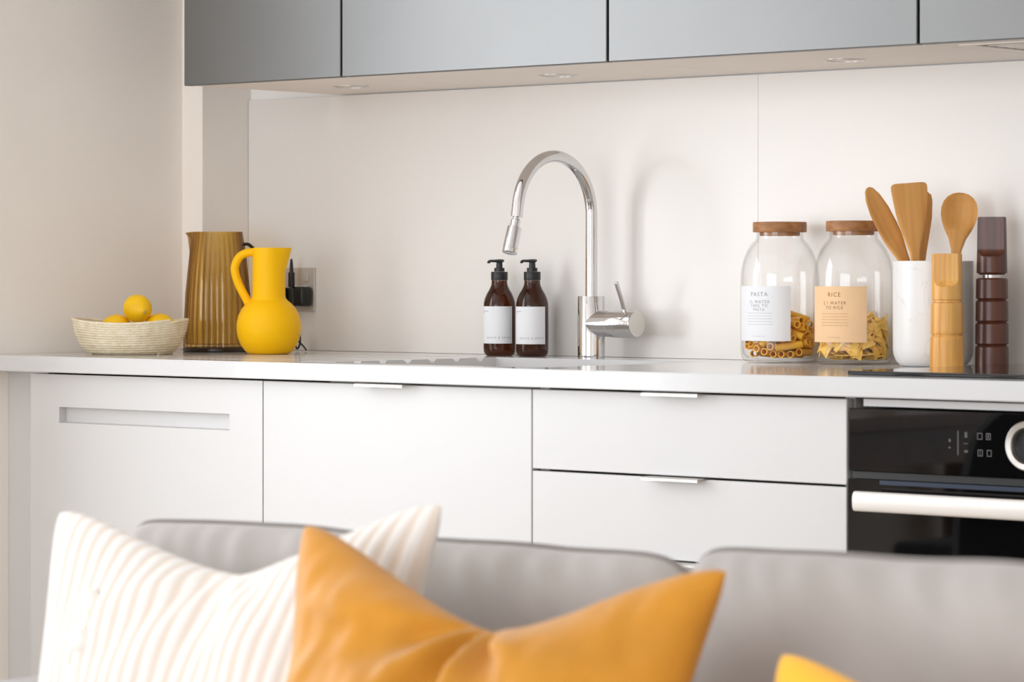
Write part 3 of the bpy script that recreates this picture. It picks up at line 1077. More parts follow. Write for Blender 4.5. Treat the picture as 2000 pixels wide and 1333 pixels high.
# ---- storage jars
def jar(loc, name, label, paper, ink, ink2, lines, rot):
    t = thing(name, label, 'jar', loc, rot, 'glass storage jars with wooden lids')
    RJ = 0.0660
    outer = [(0, 0.0012), (0.040, 0.0012), (0.050, 0.0), (0.0585, 0.0022), (0.0632, 0.0075), (0.0655, 0.0160), (RJ, 0.026), (RJ, 0.1380), (0.0652, 0.1520), (0.0628, 0.1650), (0.0590, 0.1780), (0.0535, 0.1900), (0.0470, 0.1995), (0.0420, 0.2045), (0.0398, 0.2075), (0.0394, 0.2110), (0.0394, 0.2185)]
    inner = [(0.0370, 0.2185), (0.0372, 0.2080), (0.0400, 0.2030), (0.0520, 0.1880), (0.0600, 0.1700), (0.0628, 0.1520), (0.0636, 0.1380), (0.0636, 0.026), (0.0615, 0.014), (0.055, 0.0075), (0.040, 0.0055), (0, 0.0055)]
    bm = B(); lathe(bm, outer + inner, 72)
    obj('glass_body', bm, M['jar_glass'], t, 50, label='clear glass body')
    bm = B(); lathe(bm, [(0, 0.2125), (0.0330, 0.2125), (0.0340, 0.2135), (0.0340, 0.2187), (0.0448, 0.2187), (0.0452, 0.2195), (0.0452, 0.2345), (0.0440, 0.2358), (0, 0.2362)], 64)
    obj('lid', bm, M['lid'], t, 35, label='brown wooden lid')
    a0 = R(-90)
    lb = obj('paper_label', label_sheet(RJ + 0.0002, a0 + 0.03, 0.80, 0.0370, 0.1285), paper, t, 30)
    bm = B(); rt = RJ + 0.0006
    for s, sz, z, dx in lines:
        wrap(bm, *text_geo(s, sz, 1.25), rt, a0, dx, z)
    tag(obj('printed_heading', bm, ink, lb), None, kind='stuff')
    bm = B()
    for k in range(5): wrap(bm, *dashes(-0.025, 0.025, 0.0830 - k * 0.0047, 0.0009, 20 + k), rt, a0, 0, 0)
    wrap(bm, *dashes(-0.012, 0.012, 0.0445, 0.0009, 31), rt, a0, 0, 0)
    tag(obj('printed_lines', bm, ink2, lb), None, kind='stuff')
    return t


J1, J2 = (1.297, 0.528, ZT), (1.452, 0.520, ZT)
jar(J1, 'pasta_jar', 'glass jar of rigatoni with white label reading PASTA', M['label_white'], M['ink'], M['ink_faint'],
    [('PASTA', 0.0098, 0.1145, 0.0), ('1L WATER', 0.0072, 0.1020, 0), ('100G TO', 0.0072, 0.0955, 0), ('PASTA', 0.0066, 0.0890, 0)], R(4))
jar(J2, 'rice_jar', 'glass jar of bow-tie pasta with kraft label reading RICE', M['label_kraft'], M['ink_brown'], M['ink_brown_faint'],
    [('RICE', 0.0098, 0.1145, 0.0), ('2:1 WATER', 0.0072, 0.1010, 0), ('TO RICE', 0.0072, 0.0935, 0)], R(6))


# ---- pasta
def rigatoni_mesh():
    bm = B()
    L, n = 0.0225, 16
    rows = []
    for x, r in ((-L, 0.0060), (L, 0.0060), (L, 0.0044), (-L, 0.0044)):
        rows.append([bm.verts.new((x, (r * (1.06 if k % 2 and r > 0.005 else 1)) * math.cos(2 * PI * k / n), (r * (1.06 if k % 2 and r > 0.005 else 1)) * math.sin(2 * PI * k / n))) for k in range(n)])
    for i in range(4):
        a, c = rows[i], rows[(i + 1) % 4]
        for k in range(n): bm.faces.new((a[k], a[(k + 1) % n], c[(k + 1) % n], c[k]))
    return bm


def farfalle_mesh():
    bm = B()
    nx, ny = 8, 8
    top, bot = {}, {}
    for i in range(nx + 1):
        for j in range(ny + 1):
            u, v = 2 * i / nx - 1, 2 * j / ny - 1
            w = 0.0125 * (0.42 + 0.58 * abs(u) ** 0.8)
            z = 0.0048 * math.cos(v * PI * 1.5) * (1 - abs(u)) ** 1.3 + 0.0012 * math.sin(3 * u) * v
            x = 0.0180 * u * (1 + (0.06 if j % 2 else 0) * abs(u))
            top[i, j] = bm.verts.new((x, w * v, z + 0.0006)); bot[i, j] = bm.verts.new((x, w * v, z - 0.0006))
    for i in range(nx):
        for j in range(ny):
            bm.faces.new((top[i, j], top[i + 1, j], top[i + 1, j + 1], top[i, j + 1]))
            bm.faces.new((bot[i, j], bot[i, j + 1], bot[i + 1, j + 1], bot[i + 1, j]))
    for i in range(nx):
        for j in (0, ny):
            bm.faces.new((top[i, j], top[i + 1, j], bot[i + 1, j], bot[i, j]))
    for j in range(ny):
        for i in (0, nx):
            bm.faces.new((top[i, j], top[i, j + 1], bot[i, j + 1], bot[i, j]))
    return bm


RIG = [(0.0353,-0.0033,0.0143,-2.44,-0.02,-1.38),(-0.0225,0.0154,0.0147,0.1,0.03,-0.29),(-0.0361,-0.0218,0.0151,0.09,-0,-1.03),(0.0009,0.018,0.0233,-2.33,0.45,1.86),
       (-0.0252,0.0028,0.0146,-0.14,-3.11,-0.29),(0.0127,-0.0208,0.0145,-2.69,0.02,1.76),(-0.0229,0.0254,0.0244,1.58,-0.24,-0.88),(-0.0299,-0.0242,0.0276,0.54,0.38,1.37),
       (0.0456,0.0071,0.0177,-1.81,-0.02,-1.38),(-0.0494,0.007,0.0327,-2.32,0.29,1.42),(0.0021,-0.0321,0.0165,1.13,0.12,1.78),(0.021,0.0233,0.0164,1.48,0.11,-2.34),
       (-0.0411,-0.0066,0.0278,1.86,-0,-1.87),(0.0244,-0.0146,0.0145,-0.82,0.02,1.77),(-0.0114,0.0319,0.0268,-0.98,2.58,-0.94),(-0.0189,-0.0292,0.0234,0.13,-0.39,-1.77),
       (0.0351,0.0099,0.029,0.01,0.15,-2.99),(-0.0405,0.0294,0.038,-0.67,-2.8,0.94),(0.0398,-0.0293,0.0286,1.24,0.13,-2.22),(0.0011,0.0448,0.0223,-0.92,0.36,-0.32),
       (-0.0231,0.0023,0.0366,-1.91,0.31,-0.42),(0.0362,-0.0028,0.0305,0.57,0.22,-2.97),(-0.0219,0.0351,0.039,0.84,-0.22,1.09),(-0.0131,-0.035,0.0368,-1.26,-0.12,-1.36),
       (0.0201,0.0305,0.0305,-0.88,0.34,1.15),(-0.0415,-0.0019,0.0475,3.01,0.74,-0.62),(0.0103,-0.028,0.0268,0.17,-0.03,-1.32),(-0.0068,0.033,0.0431,0.05,0.56,0.31),
       (-0.0233,-0.0287,0.0475,1.41,0.14,-2.73),(0.0156,-0.0134,0.0364,0.03,0.36,-0.51),(-0.0222,0.0133,0.0467,-0.32,-2.84,-0.45),(-0.0062,-0.0357,0.0257,1.76,-0.07,1.58),
       (0.0318,0.0196,0.0371,-0.51,0.42,0.9),(-0.0317,-0.0184,0.0451,0.4,0.16,-2.73),(0.0173,-0.0349,0.0401,1.26,0.05,2.87),(0.0169,0.0468,0.0396,0.34,-0.06,2.79),
       (0.0164,-0.0491,0.0462,2.45,-0.79,0.32),(0.038,0.0071,0.0429,-2.09,0.01,0.97),(-0.0102,0.001,0.055,1.08,3.02,-0.1),(0.0275,-0.025,0.0437,-1.35,-0.12,2.93),
       (0.0201,0.0302,0.05,1.89,-0.11,0.73),(-0.04,-0.0094,0.0603,2.51,0.28,-1.78),(0.0355,-0.0163,0.0519,0.94,-0.38,-2.84),(0.0004,0.0261,0.0566,-2.78,0.46,1.25),
       (-0.0125,-0.039,0.0556,-0.91,-2.75,-0.78),(0.0294,0.022,0.0533,-1.26,-0.14,-2.49),(-0.031,-0.0196,0.0686,-2.4,-0.02,0.73),(0.0216,-0.0331,0.0531,2.68,-0.05,-0.03),
       (0.0133,0.0345,0.0605,-0.49,-2.69,1.25),(-0.0049,-0.0306,0.0649,-2.38,-0.16,-1.57),(0.0363,-0.0042,0.0568,0.18,3,-0.05),(-0.0173,0.0198,0.0654,0.75,-2.84,1.1),
       (0.0079,-0.0357,0.0647,1.93,0.19,-1.62),(0.0387,0.0116,0.0594,0.57,-2.57,-0.48),(-0.0232,-0.0284,0.0758,0.24,-0.04,-2.41),(0.0339,-0.0146,0.0658,-1.75,0.06,-0.45),
       (0.0014,0.0371,0.0679,-0.08,-2.84,1.1),(0.0051,-0.0363,0.0772,-0.53,0.18,-1.49),(0.0393,0.03,0.0645,-0.38,0,-0.89),(-0.0216,0.0449,0.0542,0.22,0.22,-2.7),
       (0.0267,-0.0254,0.0724,0.52,0.37,-0.94),(0.0098,0.0354,0.0771,-0.08,-2.83,1.08),(-0.042,0,0.0759,-0.62,-0.27,-1.08),(0.0344,-0.0014,0.0702,0.43,3.09,-0.5),
       (-0.0192,0.0461,0.0683,-0.42,2.9,0.39),(-0.0182,-0.0414,0.072,-1.09,-0.75,0.06),(-0.0332,0.0197,0.0735,3.02,-0.67,-0.55),(-0.0474,-0.0195,0.0758,-1.49,0.69,1.96)]
FAR = [(0.0382,0.0002,0.0122,3.13,-0.2,0.61),(-0.0114,0.0369,0.0122,-0,-0.21,2.65),(-0.0386,-0.0016,0.0119,-0.02,-0.19,-2.7),(0.0047,-0.0379,0.0124,0.04,2.96,-1.01),
       (0.0289,0.0199,0.0124,-0.04,-0.05,-2.52),(-0.0192,0.0111,0.0131,0.21,0.1,1.1),(-0.0157,-0.0184,0.0122,-0,3,0.21),(0.0269,-0.0297,0.0124,0,-0.21,-0.89),
       (0.0144,0.0365,0.0134,-0.29,0.07,-2.39),(-0.0262,-0.0086,0.0199,0.1,-0.12,0.29),(0.0163,-0.0407,0.0212,0.1,2.93,-1.12),(0.0539,0.0117,0.0266,1.39,-0.23,-1.3),
       (-0.0357,0.0157,0.0197,-0.17,0.24,1.72),(-0.0258,-0.0391,0.0179,0.3,-3.07,-0.55),(0.0369,-0.0162,0.0182,-0.02,-0.05,2.86),(0.0338,0.0346,0.0231,0.5,0.09,-0.79),
       (-0.0364,-0.0197,0.0252,0.35,0.06,-0.02),(0.0091,-0.0081,0.0123,0.03,2.95,-1.35),(0.0374,0.0135,0.023,-0.23,-2.89,-1.43),(-0.0081,0.0205,0.0197,-3.07,0.04,1.16),
       (-0.0111,-0.0325,0.0214,2.83,-0,-1.75),(0.0141,0.0096,0.0187,-0.35,0.25,2.39),(0.0021,0.0427,0.0234,-3,-0.01,1.65),(-0.0435,0.0017,0.0279,-0.01,0.03,-0.02),
       (0.0318,-0.0306,0.0269,3.08,0.14,1.15),(0.0271,0.0371,0.0318,-0.42,2.57,-0.17),(-0.0189,0.0366,0.0237,-2.77,-0.14,-1.32),(-0.0288,-0.0301,0.0312,-0.01,0.14,0.2),
       (0.0413,-0.0089,0.0281,0.28,-3.14,-0.46),(-0.0031,0.048,0.0346,0.38,0.04,0.06),(-0.0061,0.0003,0.0258,-0.19,-0.18,-2.59),(0.0108,-0.0238,0.024,2.99,0.18,1.19),
       (0.0079,0.0216,0.0303,-0.32,-0,0.69),(-0.0328,0.0261,0.0285,0.1,-0.06,0.19),(-0.0074,-0.0203,0.0317,-0.42,-0.13,-2.02),(0.0124,-0.0049,0.0285,0.38,-0.01,2.27),
       (-0.0087,0.0272,0.0356,-0.32,-0.13,1.93),(-0.0311,-0.0081,0.035,0.17,-3.13,-0.51),(0.015,-0.0412,0.0345,-3.03,-0.21,-1.29),(0.0397,0.0147,0.0337,3.13,-0.37,-0.07),
       (-0.0244,0.0128,0.0357,0.2,-0.09,-0.53),(-0.0092,-0.0446,0.0312,0.15,-2.53,-1.85),(0.0227,-0.0038,0.0352,0.28,0,2.65),(0.0091,0.0407,0.0388,0.1,-2.91,-1.21),
       (-0.0182,-0.0062,0.0411,-2.98,0.04,0.89),(0.0339,-0.0338,0.038,-3.12,0.24,0.8),(0.0371,0.025,0.0424,-2.66,0.04,-1.34),(-0.0181,0.0379,0.044,3.13,-0.23,1.26),
       (-0.0003,-0.048,0.0414,3.14,0.01,-0.01),(0.0423,-0.0075,0.0394,2.9,0.04,-0.34),(0.0057,0.0424,0.05,0.19,2.85,1.27),(-0.0468,0.0106,0.0373,-0.34,0.07,1.35),
       (0.0131,-0.0173,0.0408,-0.45,0.32,-3.02),(0.0195,0.0301,0.044,3.04,-0.3,1.24),(-0.0322,0.0273,0.0475,-0.42,-3.06,-0.04),(-0.0344,-0.0333,0.0403,0.05,-0.03,-0.8),
       (0.0218,0.0085,0.0457,-0.34,0.02,-2.74),(-0.01,0.0427,0.0578,-2.71,-0.31,0.89),(-0.0431,0.0085,0.0485,-0.04,-2.83,-0.22),(-0.0027,-0.0432,0.0513,2.98,0.47,0.7),
       (0.024,0.0309,0.0542,0.08,3.07,1.16),(-0.026,0.0164,0.0512,-0.46,3.11,1.04),(-0.0254,-0.037,0.0503,-3.11,0.44,0.99),(0.0393,-0.0273,0.0464,-0,0.05,-2.18),
       (-0.0035,0.0199,0.0498,-0.31,0.47,-1.75),(-0.0417,-0.0143,0.0473,-0.16,2.95,0.29),(0.0214,-0.0294,0.0511,0.38,0.1,-2.73),(0.0415,0.0029,0.0486,-0.05,-0.15,2.61),
       (-0.0155,0.0057,0.0541,-2.93,0.22,-0.31),(-0.0132,-0.0219,0.05,-0.21,-0.44,-2.32),(0.0403,-0.0141,0.0563,0.29,0.2,3.14),(0.0188,0.044,0.0628,0.18,0,-0.4),
       (-0.0382,-0.0174,0.0561,0.15,0.13,0.86),(0.0074,-0.0146,0.0507,-0.29,0.24,1.74),(0.0445,0.0178,0.0572,-0.09,0.14,-1.19),(0.0059,0.0235,0.059,0.25,0.08,-0.2),
       (-0.0078,-0.0072,0.0576,-2.76,0.11,0.95),(0.0456,-0.0009,0.0659,2.74,0.12,1.8),(-0.0431,0.0032,0.061,-0.13,0.05,1.02),(0.0259,-0.0039,0.0574,-0.33,0.17,1.78),
       (0.0341,0.0248,0.0666,-0.01,-0.1,0.94),(-0.0148,0.0143,0.0645,0.1,0.01,2.44),(-0.0342,-0.0336,0.0621,-0.08,0.18,-0.79),(-0.0083,0.0416,0.07,-0.1,-0.51,0.93),
       (-0.0438,-0.0071,0.0706,-0.14,-2.84,0.22),(-0.0009,-0.0291,0.0593,-2.89,0.13,-0.46),(0.0099,0.0275,0.0694,-2.84,-0.34,0.89),(-0.0379,0.0276,0.0653,-0.32,-2.92,0.82),
       (-0.0215,-0.0436,0.0675,0.43,-2.76,-0.43),(0.0345,-0.0263,0.0642,-0.47,3.13,-0.78),(-0.0245,-0.0146,0.0706,0.34,-0.12,2.07),(0.0155,-0.0411,0.0613,3.03,0.29,-1.21),
       (0.0225,-0.001,0.0666,-0.34,-0.53,0.74),(-0.0072,-0.0411,0.0688,2.71,0.09,-1.12),(0.013,-0.0125,0.0676,-0.47,0.58,2.72)]


def scatter(name, bm, material, data, base, label, group, smooth, against=False):
    rnd = random.Random(3)
    first = None
    for q in data:
        if first is None:
            o = first = obj(name, bm, material, None, smooth)
        else:
            o = first.copy(); link(o)
        o.location = (base[0] + q[0], base[1] + q[1], base[2] + q[2])
        o.rotation_euler = (q[3], q[4], q[5])
        rr = math.hypot(q[0], q[1])
        if against and rr > 0.034 and q[2] > 0.017 and rnd.random() < 0.75:      # pieces pressed flat against the glass
            k = min(rr + 0.008, 0.0525) / rr
            o.location = (base[0] + q[0] * k, base[1] + q[1] * k, base[2] + max(q[2], 0.0285))
            out = Vector((q[0], q[1], 0.012 * rnd.uniform(-1, 1.5))).normalized()
            o.rotation_euler = (out.to_track_quat('Z', 'Y').to_matrix() @ Matrix.Rotation(rnd.uniform(-1.3, 1.3), 3, 'Z')).to_euler()
        tag(o, label, 'pasta', group)


scatter('rigatoni', rigatoni_mesh(), M['pasta'], RIG, J1, 'golden rigatoni tube inside the jar labelled PASTA', 'rigatoni in the jar', 50)
scatter('farfalle', farfalle_mesh(), M['pasta_pale'], FAR, J2, 'pale yellow bow-tie pasta piece inside the jar labelled RICE', 'bow-tie pasta in the jar', 50, True)

# ---- utensil pot and wooden utensils
HO = (1.619, 0.502, ZT)
up = thing('utensil_pot', 'white marble utensil pot behind the pale wooden mill', 'pot', HO)
bm = B()
lathe(bm, [(0, 0.0), (0.046, 0.0), (0.053, 0.0022), (0.059, 0.0085), (0.0632, 0.0180), (0.0645, 0.028), (0.0645, 0.1685), (0.0637, 0.1695), (0.0565, 0.1695), (0.0558, 0.1685), (0.0558, 0.02), (0.05, 0.012), (0, 0.011)], 72)
obj('body', bm, M['marble'], up, 35)


def paddle(stations, n=14):
    """stations: (z, half width, thickness, dish depth). Cross-section lies in x (width) / y (front -y)."""
    bm = B()
    rows = []
    for z, w, th, dish in stations:
        row = []
        for k in range(n + 1):
            s = 2 * k / n - 1
            row.append((w * s, -th / 2 * math.sqrt(max(0.0, 1 - abs(s) ** 5)) + dish * (1 - s * s)))
        for k in range(n - 1, 0, -1):
            s = 2 * k / n - 1
            row.append((w * s, th / 2 * math.sqrt(max(0.0, 1 - abs(s) ** 5)) + dish * 0.8 * (1 - s * s)))
        rows.append([bm.verts.new((x, y, z)) for x, y in row])
    for a, c in zip(rows, rows[1:]):
        m = len(a)
        for k in range(m): bm.faces.new((a[k], a[(k + 1) % m], c[(k + 1) % m], c[k]))
    bm.faces.new(rows[0][::-1]); bm.faces.new(rows[-1])
    return bm


def stations(tab, n=40):
    """tab: list of (z, w, th, dish) -> eased in-between stations"""
    z0, z1 = tab[0][0], tab[-1][0]
    out = []
    zs = sorted({z0 + (z1 - z0) * (1 - (1 - k / n) ** 1.6) for k in range(n + 1)} | {t[0] for t in tab})
    for z in zs:
        out.append((z,) + tuple(interp_l([(t[0], t[j]) for t in tab], z) for j in (1, 2, 3)))
    return out


def utensil(name, bm, label, foot, top_dir, yaw, cat):
    """foot: point inside the pot (right, depth, height); top_dir: lean to right, lean away"""
    o = obj(name, bm, M['bamboo'], None, 40)
    fx, fy, fz = cl(foot[0], foot[1], ZT + foot[2], HO[0], HO[1])
    zax = Vector((CR * top_dir[0] - SR * top_dir[1], SR * top_dir[0] + CR * top_dir[1], 1)).normalized()
    yv = Vector((-math.sin(R(40.79) + yaw), math.cos(R(40.79) + yaw), 0))
    xax = yv.cross(zax).normalized()
    yax = zax.cross(xax).normalized()
    m = Matrix((xax, yax, zax)).transposed().to_4x4()
    m.translation = (fx, fy, fz)
    o.matrix_world = m
    tag(o, label, cat, 'wooden utensils in the marble pot')
    return o


spat = [(0, 0.0065, 0.007, 0), (0.145, 0.0066, 0.0065, 0), (0.168, 0.0085, 0.006, 0), (0.190, 0.0150, 0.0055, 0), (0.212, 0.0215, 0.005, 0), (0.232, 0.0255, 0.0045, 0), (0.250, 0.0280, 0.004, 0), (0.270, 0.0300, 0.0035, 0), (0.2755, 0.0296, 0.003, 0), (0.2790, 0.0270, 0.003, 0), (0.2802, 0.022, 0.0025, 0)]
spoon = [(0, 0.006, 0.007, 0.0), (0.15, 0.0062, 0.007, 0.0), (0.172, 0.0085, 0.007, 0.0), (0.19, 0.014, 0.007, 0.0), (0.204, 0.0218, 0.007, 0.00075), (0.208, 0.02344, 0.007, 0.0045), (0.216, 0.02671, 0.006, 0.0078), (0.228, 0.02943, 0.005, 0.00975), (0.24, 0.02921, 0.005, 0.009), (0.25, 0.02616, 0.005, 0.0075), (0.258, 0.02016, 0.005, 0.00525), (0.2625, 0.01308, 0.0045, 0.003), (0.2645, 0.00545, 0.004, 0.0)]
slim = [(0.0, 0.0065, 0.008, 0), (0.1505, 0.0072, 0.008, 0), (0.1774, 0.01156, 0.009, 0), (0.1989, 0.01652, 0.009, 0.001), (0.2096, 0.01829, 0.009, 0.004), (0.2311, 0.01947, 0.008, 0.0055), (0.258, 0.01888, 0.007, 0.005), (0.2817, 0.01475, 0.006, 0.003), (0.2956, 0.00885, 0.005, 0.001), (0.2999, 0.00354, 0.004, 0)]
turner = [(0, 0.006, 0.006, 0), (0.150, 0.0065, 0.006, 0), (0.19, 0.016, 0.005, 0), (0.225, 0.023, 0.004, 0), (0.252, 0.0235, 0.004, 0), (0.262, 0.0205, 0.0035, 0), (0.266, 0.012, 0.003, 0)]
utensil('wooden_spatula', paddle(stations(spat)), 'broad flat wooden spatula with square top, in the marble pot', (-0.0160, -0.010, 0.016), (-0.082, 0.05), R(6), 'spatula')
utensil('wooden_spoon', paddle(stations(spoon)), 'round wooden spoon on the right of the marble pot', (0.0240, 0.0, 0.016), (0.085, 0.05), R(-8), 'spoon')
utensil('wooden_serving_spoon', paddle(stations(slim)), 'slim wooden serving spoon leaning left in the marble pot', (0.031, 0.012, 0.0195), (-0.50, 0.02), R(26), 'spoon')
utensil('wooden_turner', paddle(stations(turner)), 'wooden turner mostly hidden behind the broad spatula', (-0.0180, 0.020, 0.016), (0.020, 0.04), R(40), 'turner')


# ---- mills
def mill_lathe(prof, n=96, scoop=None):
    """scoop = (z start, z flat, z end, half offset): front (-y) face carved to a flat with a concave run-in"""
    bm = B()
    rows = lathe(bm, prof, n)
    if scoop:
        za, zb, off = scoop
        for row in rows:
            for v in row:
                z = v.co.z
                if z > za:
                    t = min(1, (z - za) / (zb - za))
                    lim = 0.0275 - (0.0275 + off) * math.sqrt(1 - (1 - t) ** 2)
                    if -v.co.y > lim: v.co.y = -lim
    return bm


def dense(prof, step=0.0015):
    out = [prof[0]]
    for (r0, z0), (r1, z1) in zip(prof, prof[1:]):
        m = max(1, int(abs(z1 - z0) / step))
        for k in range(1, m + 1): out.append((r0 + (r1 - r0) * k / m, z0 + (z1 - z0) * k / m))
    return out


lm = thing('pepper_mill', 'pale wooden mill with scooped top, in front of the marble pot', 'mill', (1.693, 0.428, ZT), R(26), 'wooden mills')
bm = B(); lathe(bm, dense([(0, 0.0), (0.0268, 0.0), (0.0270, 0.001), (0.0262, 0.0480), (0.0256, 0.0495), (0.0243, 0.0505), (0.0243, 0.0530), (0.0254, 0.0545), (0.0258, 0.056), (0.0250, 0.1015), (0.0244, 0.1030), (0.0226, 0.1035), (0.0, 0.1035)], 0.004), 72)
obj('body', bm, M['oak'], lm, 40)
obj('head', mill_lathe([(0, 0.1038), (0.0224, 0.1038), (0.0224, 0.1072), (0.0238, 0.1080)] + dense([(0.0240, 0.1085), (0.0236, 0.179), (0.0228, 0.1805)], 0.0014) + [(0.0, 0.1808)], 96, (0.1285, 0.1420, -0.0135)), M['oak'], lm, 40)
dm = thing('pepper_mill', 'dark wooden ringed mill with scooped top, at the right of the marble pot', 'mill', (1.718, 0.520, ZT), R(24), 'wooden mills')
pr = [(0, 0.0), (0.0268, 0.0)]
for z0, z1, r in ((0.0, 0.0345, 0.0268), (0.0370, 0.0710, 0.0265), (0.0735, 0.1065, 0.0260), (0.1090, 0.1420, 0.0254)):
    if z0: pr += [(r - 0.0035, z0 - 0.0012), (r - 0.001, z0)]
    pr += [(r, z0 + 0.0012), (r - 0.0004, z1 - 0.0022), (r - 0.003, z1)]
    if z0 < 0.1: pr += [(r - 0.0036, z1 + 0.0008)]
pr += [(0.0, 0.1422)]
bm = B(); lathe(bm, pr, 72)
obj('body', bm, M['walnut'], dm, 35)
bm = B(); lathe(bm, [(0, 0.1424), (0.0150, 0.1424), (0.0150, 0.1470), (0, 0.1470)], 40)
obj('metal_neck', bm, M['steel'], dm, 35, label='thin metal neck')
obj('head', mill_lathe([(0, 0.1472), (0.0205, 0.1472), (0.0210, 0.1490), (0.0240, 0.1500)] + dense([(0.0243, 0.1510), (0.0226, 0.2370), (0.0215, 0.2392)], 0.0014) + [(0.0, 0.2396)], 96, (0.1760, 0.1890, -0.0100)), M['walnut'], dm, 40)

# ================================================================== SOFA
sf = thing('sofa', 'grey fabric sofa seen from the front, with cushions scattered on it', 'sofa')


def cushion(x0, x1, yc, T, z0, z1, seed, wr=1.0, flat=False):
    """soft box cushion: two panels meeting at a piped seam all round; front is -y (or +z when flat)"""
    bm = B()
    nu, nv = 150, 70
    hx, hz = (x1 - x0) / 2, (z1 - z0) / 2
    g = {}
    rim = {}
    for side in (0, 1):
        for i in range(nu + 1):
            for k in range(nv + 1):
                if side and (i in (0, nu) or k in (0, nv)):
                    g[1, i, k] = g[0, i, k]
                    continue
                u, w = 2 * i / nu - 1, 2 * k / nv - 1
                u = math.sin(u * PI / 2) * 0.7 + u * 0.3
                w = math.sin(w * PI / 2) * 0.7 + w * 0.3
                c = 1 - 0.042 * (abs(u) * abs(w)) ** 14
                x, z = hx * u * c, hz * w * c
                z -= 0.002 * max(0, (u - 0.86) / 0.14) ** 2 * max(0, w)
                z += 0.004 * noise.noise(Vector((u * 3 + seed, seed, 0))) * max(0, w)
                th = max(0, 1 - abs(u) ** 9) ** 0.55 * max(0, 1 - abs(w) ** 5) ** 0.55
                y = (-T if side == 0 else T) * th
                if side == 0:
                    near = max(0, w) ** 5
                    q = x * 30 + 34 * (z - hz) + seed * 5
                    s1 = noise.noise(Vector((q, (z - hz) * 5, seed)))
                    s2 = noise.noise(Vector((x * 8 + seed, z * 10, seed * 1.7)))
                    y -= wr * min(1, th * 2) * (0.017 * s1 * near + 0.011 * s2)
                p = Vector((x, y, z))
                if flat: p = Vector((x, z, -y))
                g[side, i, k] = bm.verts.new(p)
    for side in (0, 1):
        for i in range(nu):
            for k in range(nv):
                f = [g[side, i, k], g[side, i + 1, k], g[side, i + 1, k + 1], g[side, i, k + 1]]
                bm.faces.new(f if side == 0 else f[::-1])
    off = Vector(((x0 + x1) / 2, yc, (z0 + z1) / 2))
    path = [g[0, 0, k].co + off for k in range(0, nv, 2)] + [g[0, i, nv].co + off for i in range(0, nu, 2)] + \
           [g[0, nu, k].co + off for k in range(nv, 0, -2)] + [g[0, i, 0].co + off for i in range(nu, 0, -2)]
    bmesh.ops.translate(bm, verts=bm.verts, vec=off)
    return bm, path


for (x0, x1, z1, sd_) in ((1.936, 2.683, 0.811, 1.3), (2.684, 3.440, 0.824, 4.9)):
    bm, path = cushion(x0, x1, -1.515, 0.082, 0.40, z1, sd_)
    bc = obj('back_cushion', bm, M['sofa'], sf, 75)
    bm = B(); tube(bm, path, 0.0034, 8, closed=True)
    obj('piping', bm, M['sofa_piping'], bc, 60, label='darker grey piping along the seam')
for (x0, x1, sd_) in ((1.955, 2.711, 7.7), (2.717, 3.473, 9.1)):
    bm, path = cushion(x0, x1, -1.99, 0.072, -0.02, 0.70, sd_, 0.4, True)
    bmesh.ops.translate(bm, verts=bm.verts, vec=(0, 0, 0.342 - 0.34))
    obj('seat_cushion', bm, M['sofa'], sf, 75)
obj('seat_base', boxm(1.948, 3.480, -2.34, -1.40, 0.10, 0.268, 0.015, 3), M['sofa'], sf, 50)
obj('back_frame', boxm(1.948, 3.480, -1.422, -1.33, 0.10, 0.66, 0.02, 3), M['sofa'], sf, 50)
for x0, x1 in ((1.805, 1.947), (3.481, 3.623)):
    obj('arm', boxm(x0, x1, -2.36, -1.33, 0.10, 0.638, 0.022, 4), M['sofa'], sf, 50)
for x in (1.85, 3.58):
    for y in (-2.30, -1.39):
        bm = B(); lathe(bm, [(0, 0.0), (0.016, 0.0), (0.024, 0.1), (0, 0.1)], 20)
        obj('leg', bm, M['walnut'], sf, 40, loc=(x, y, 0))


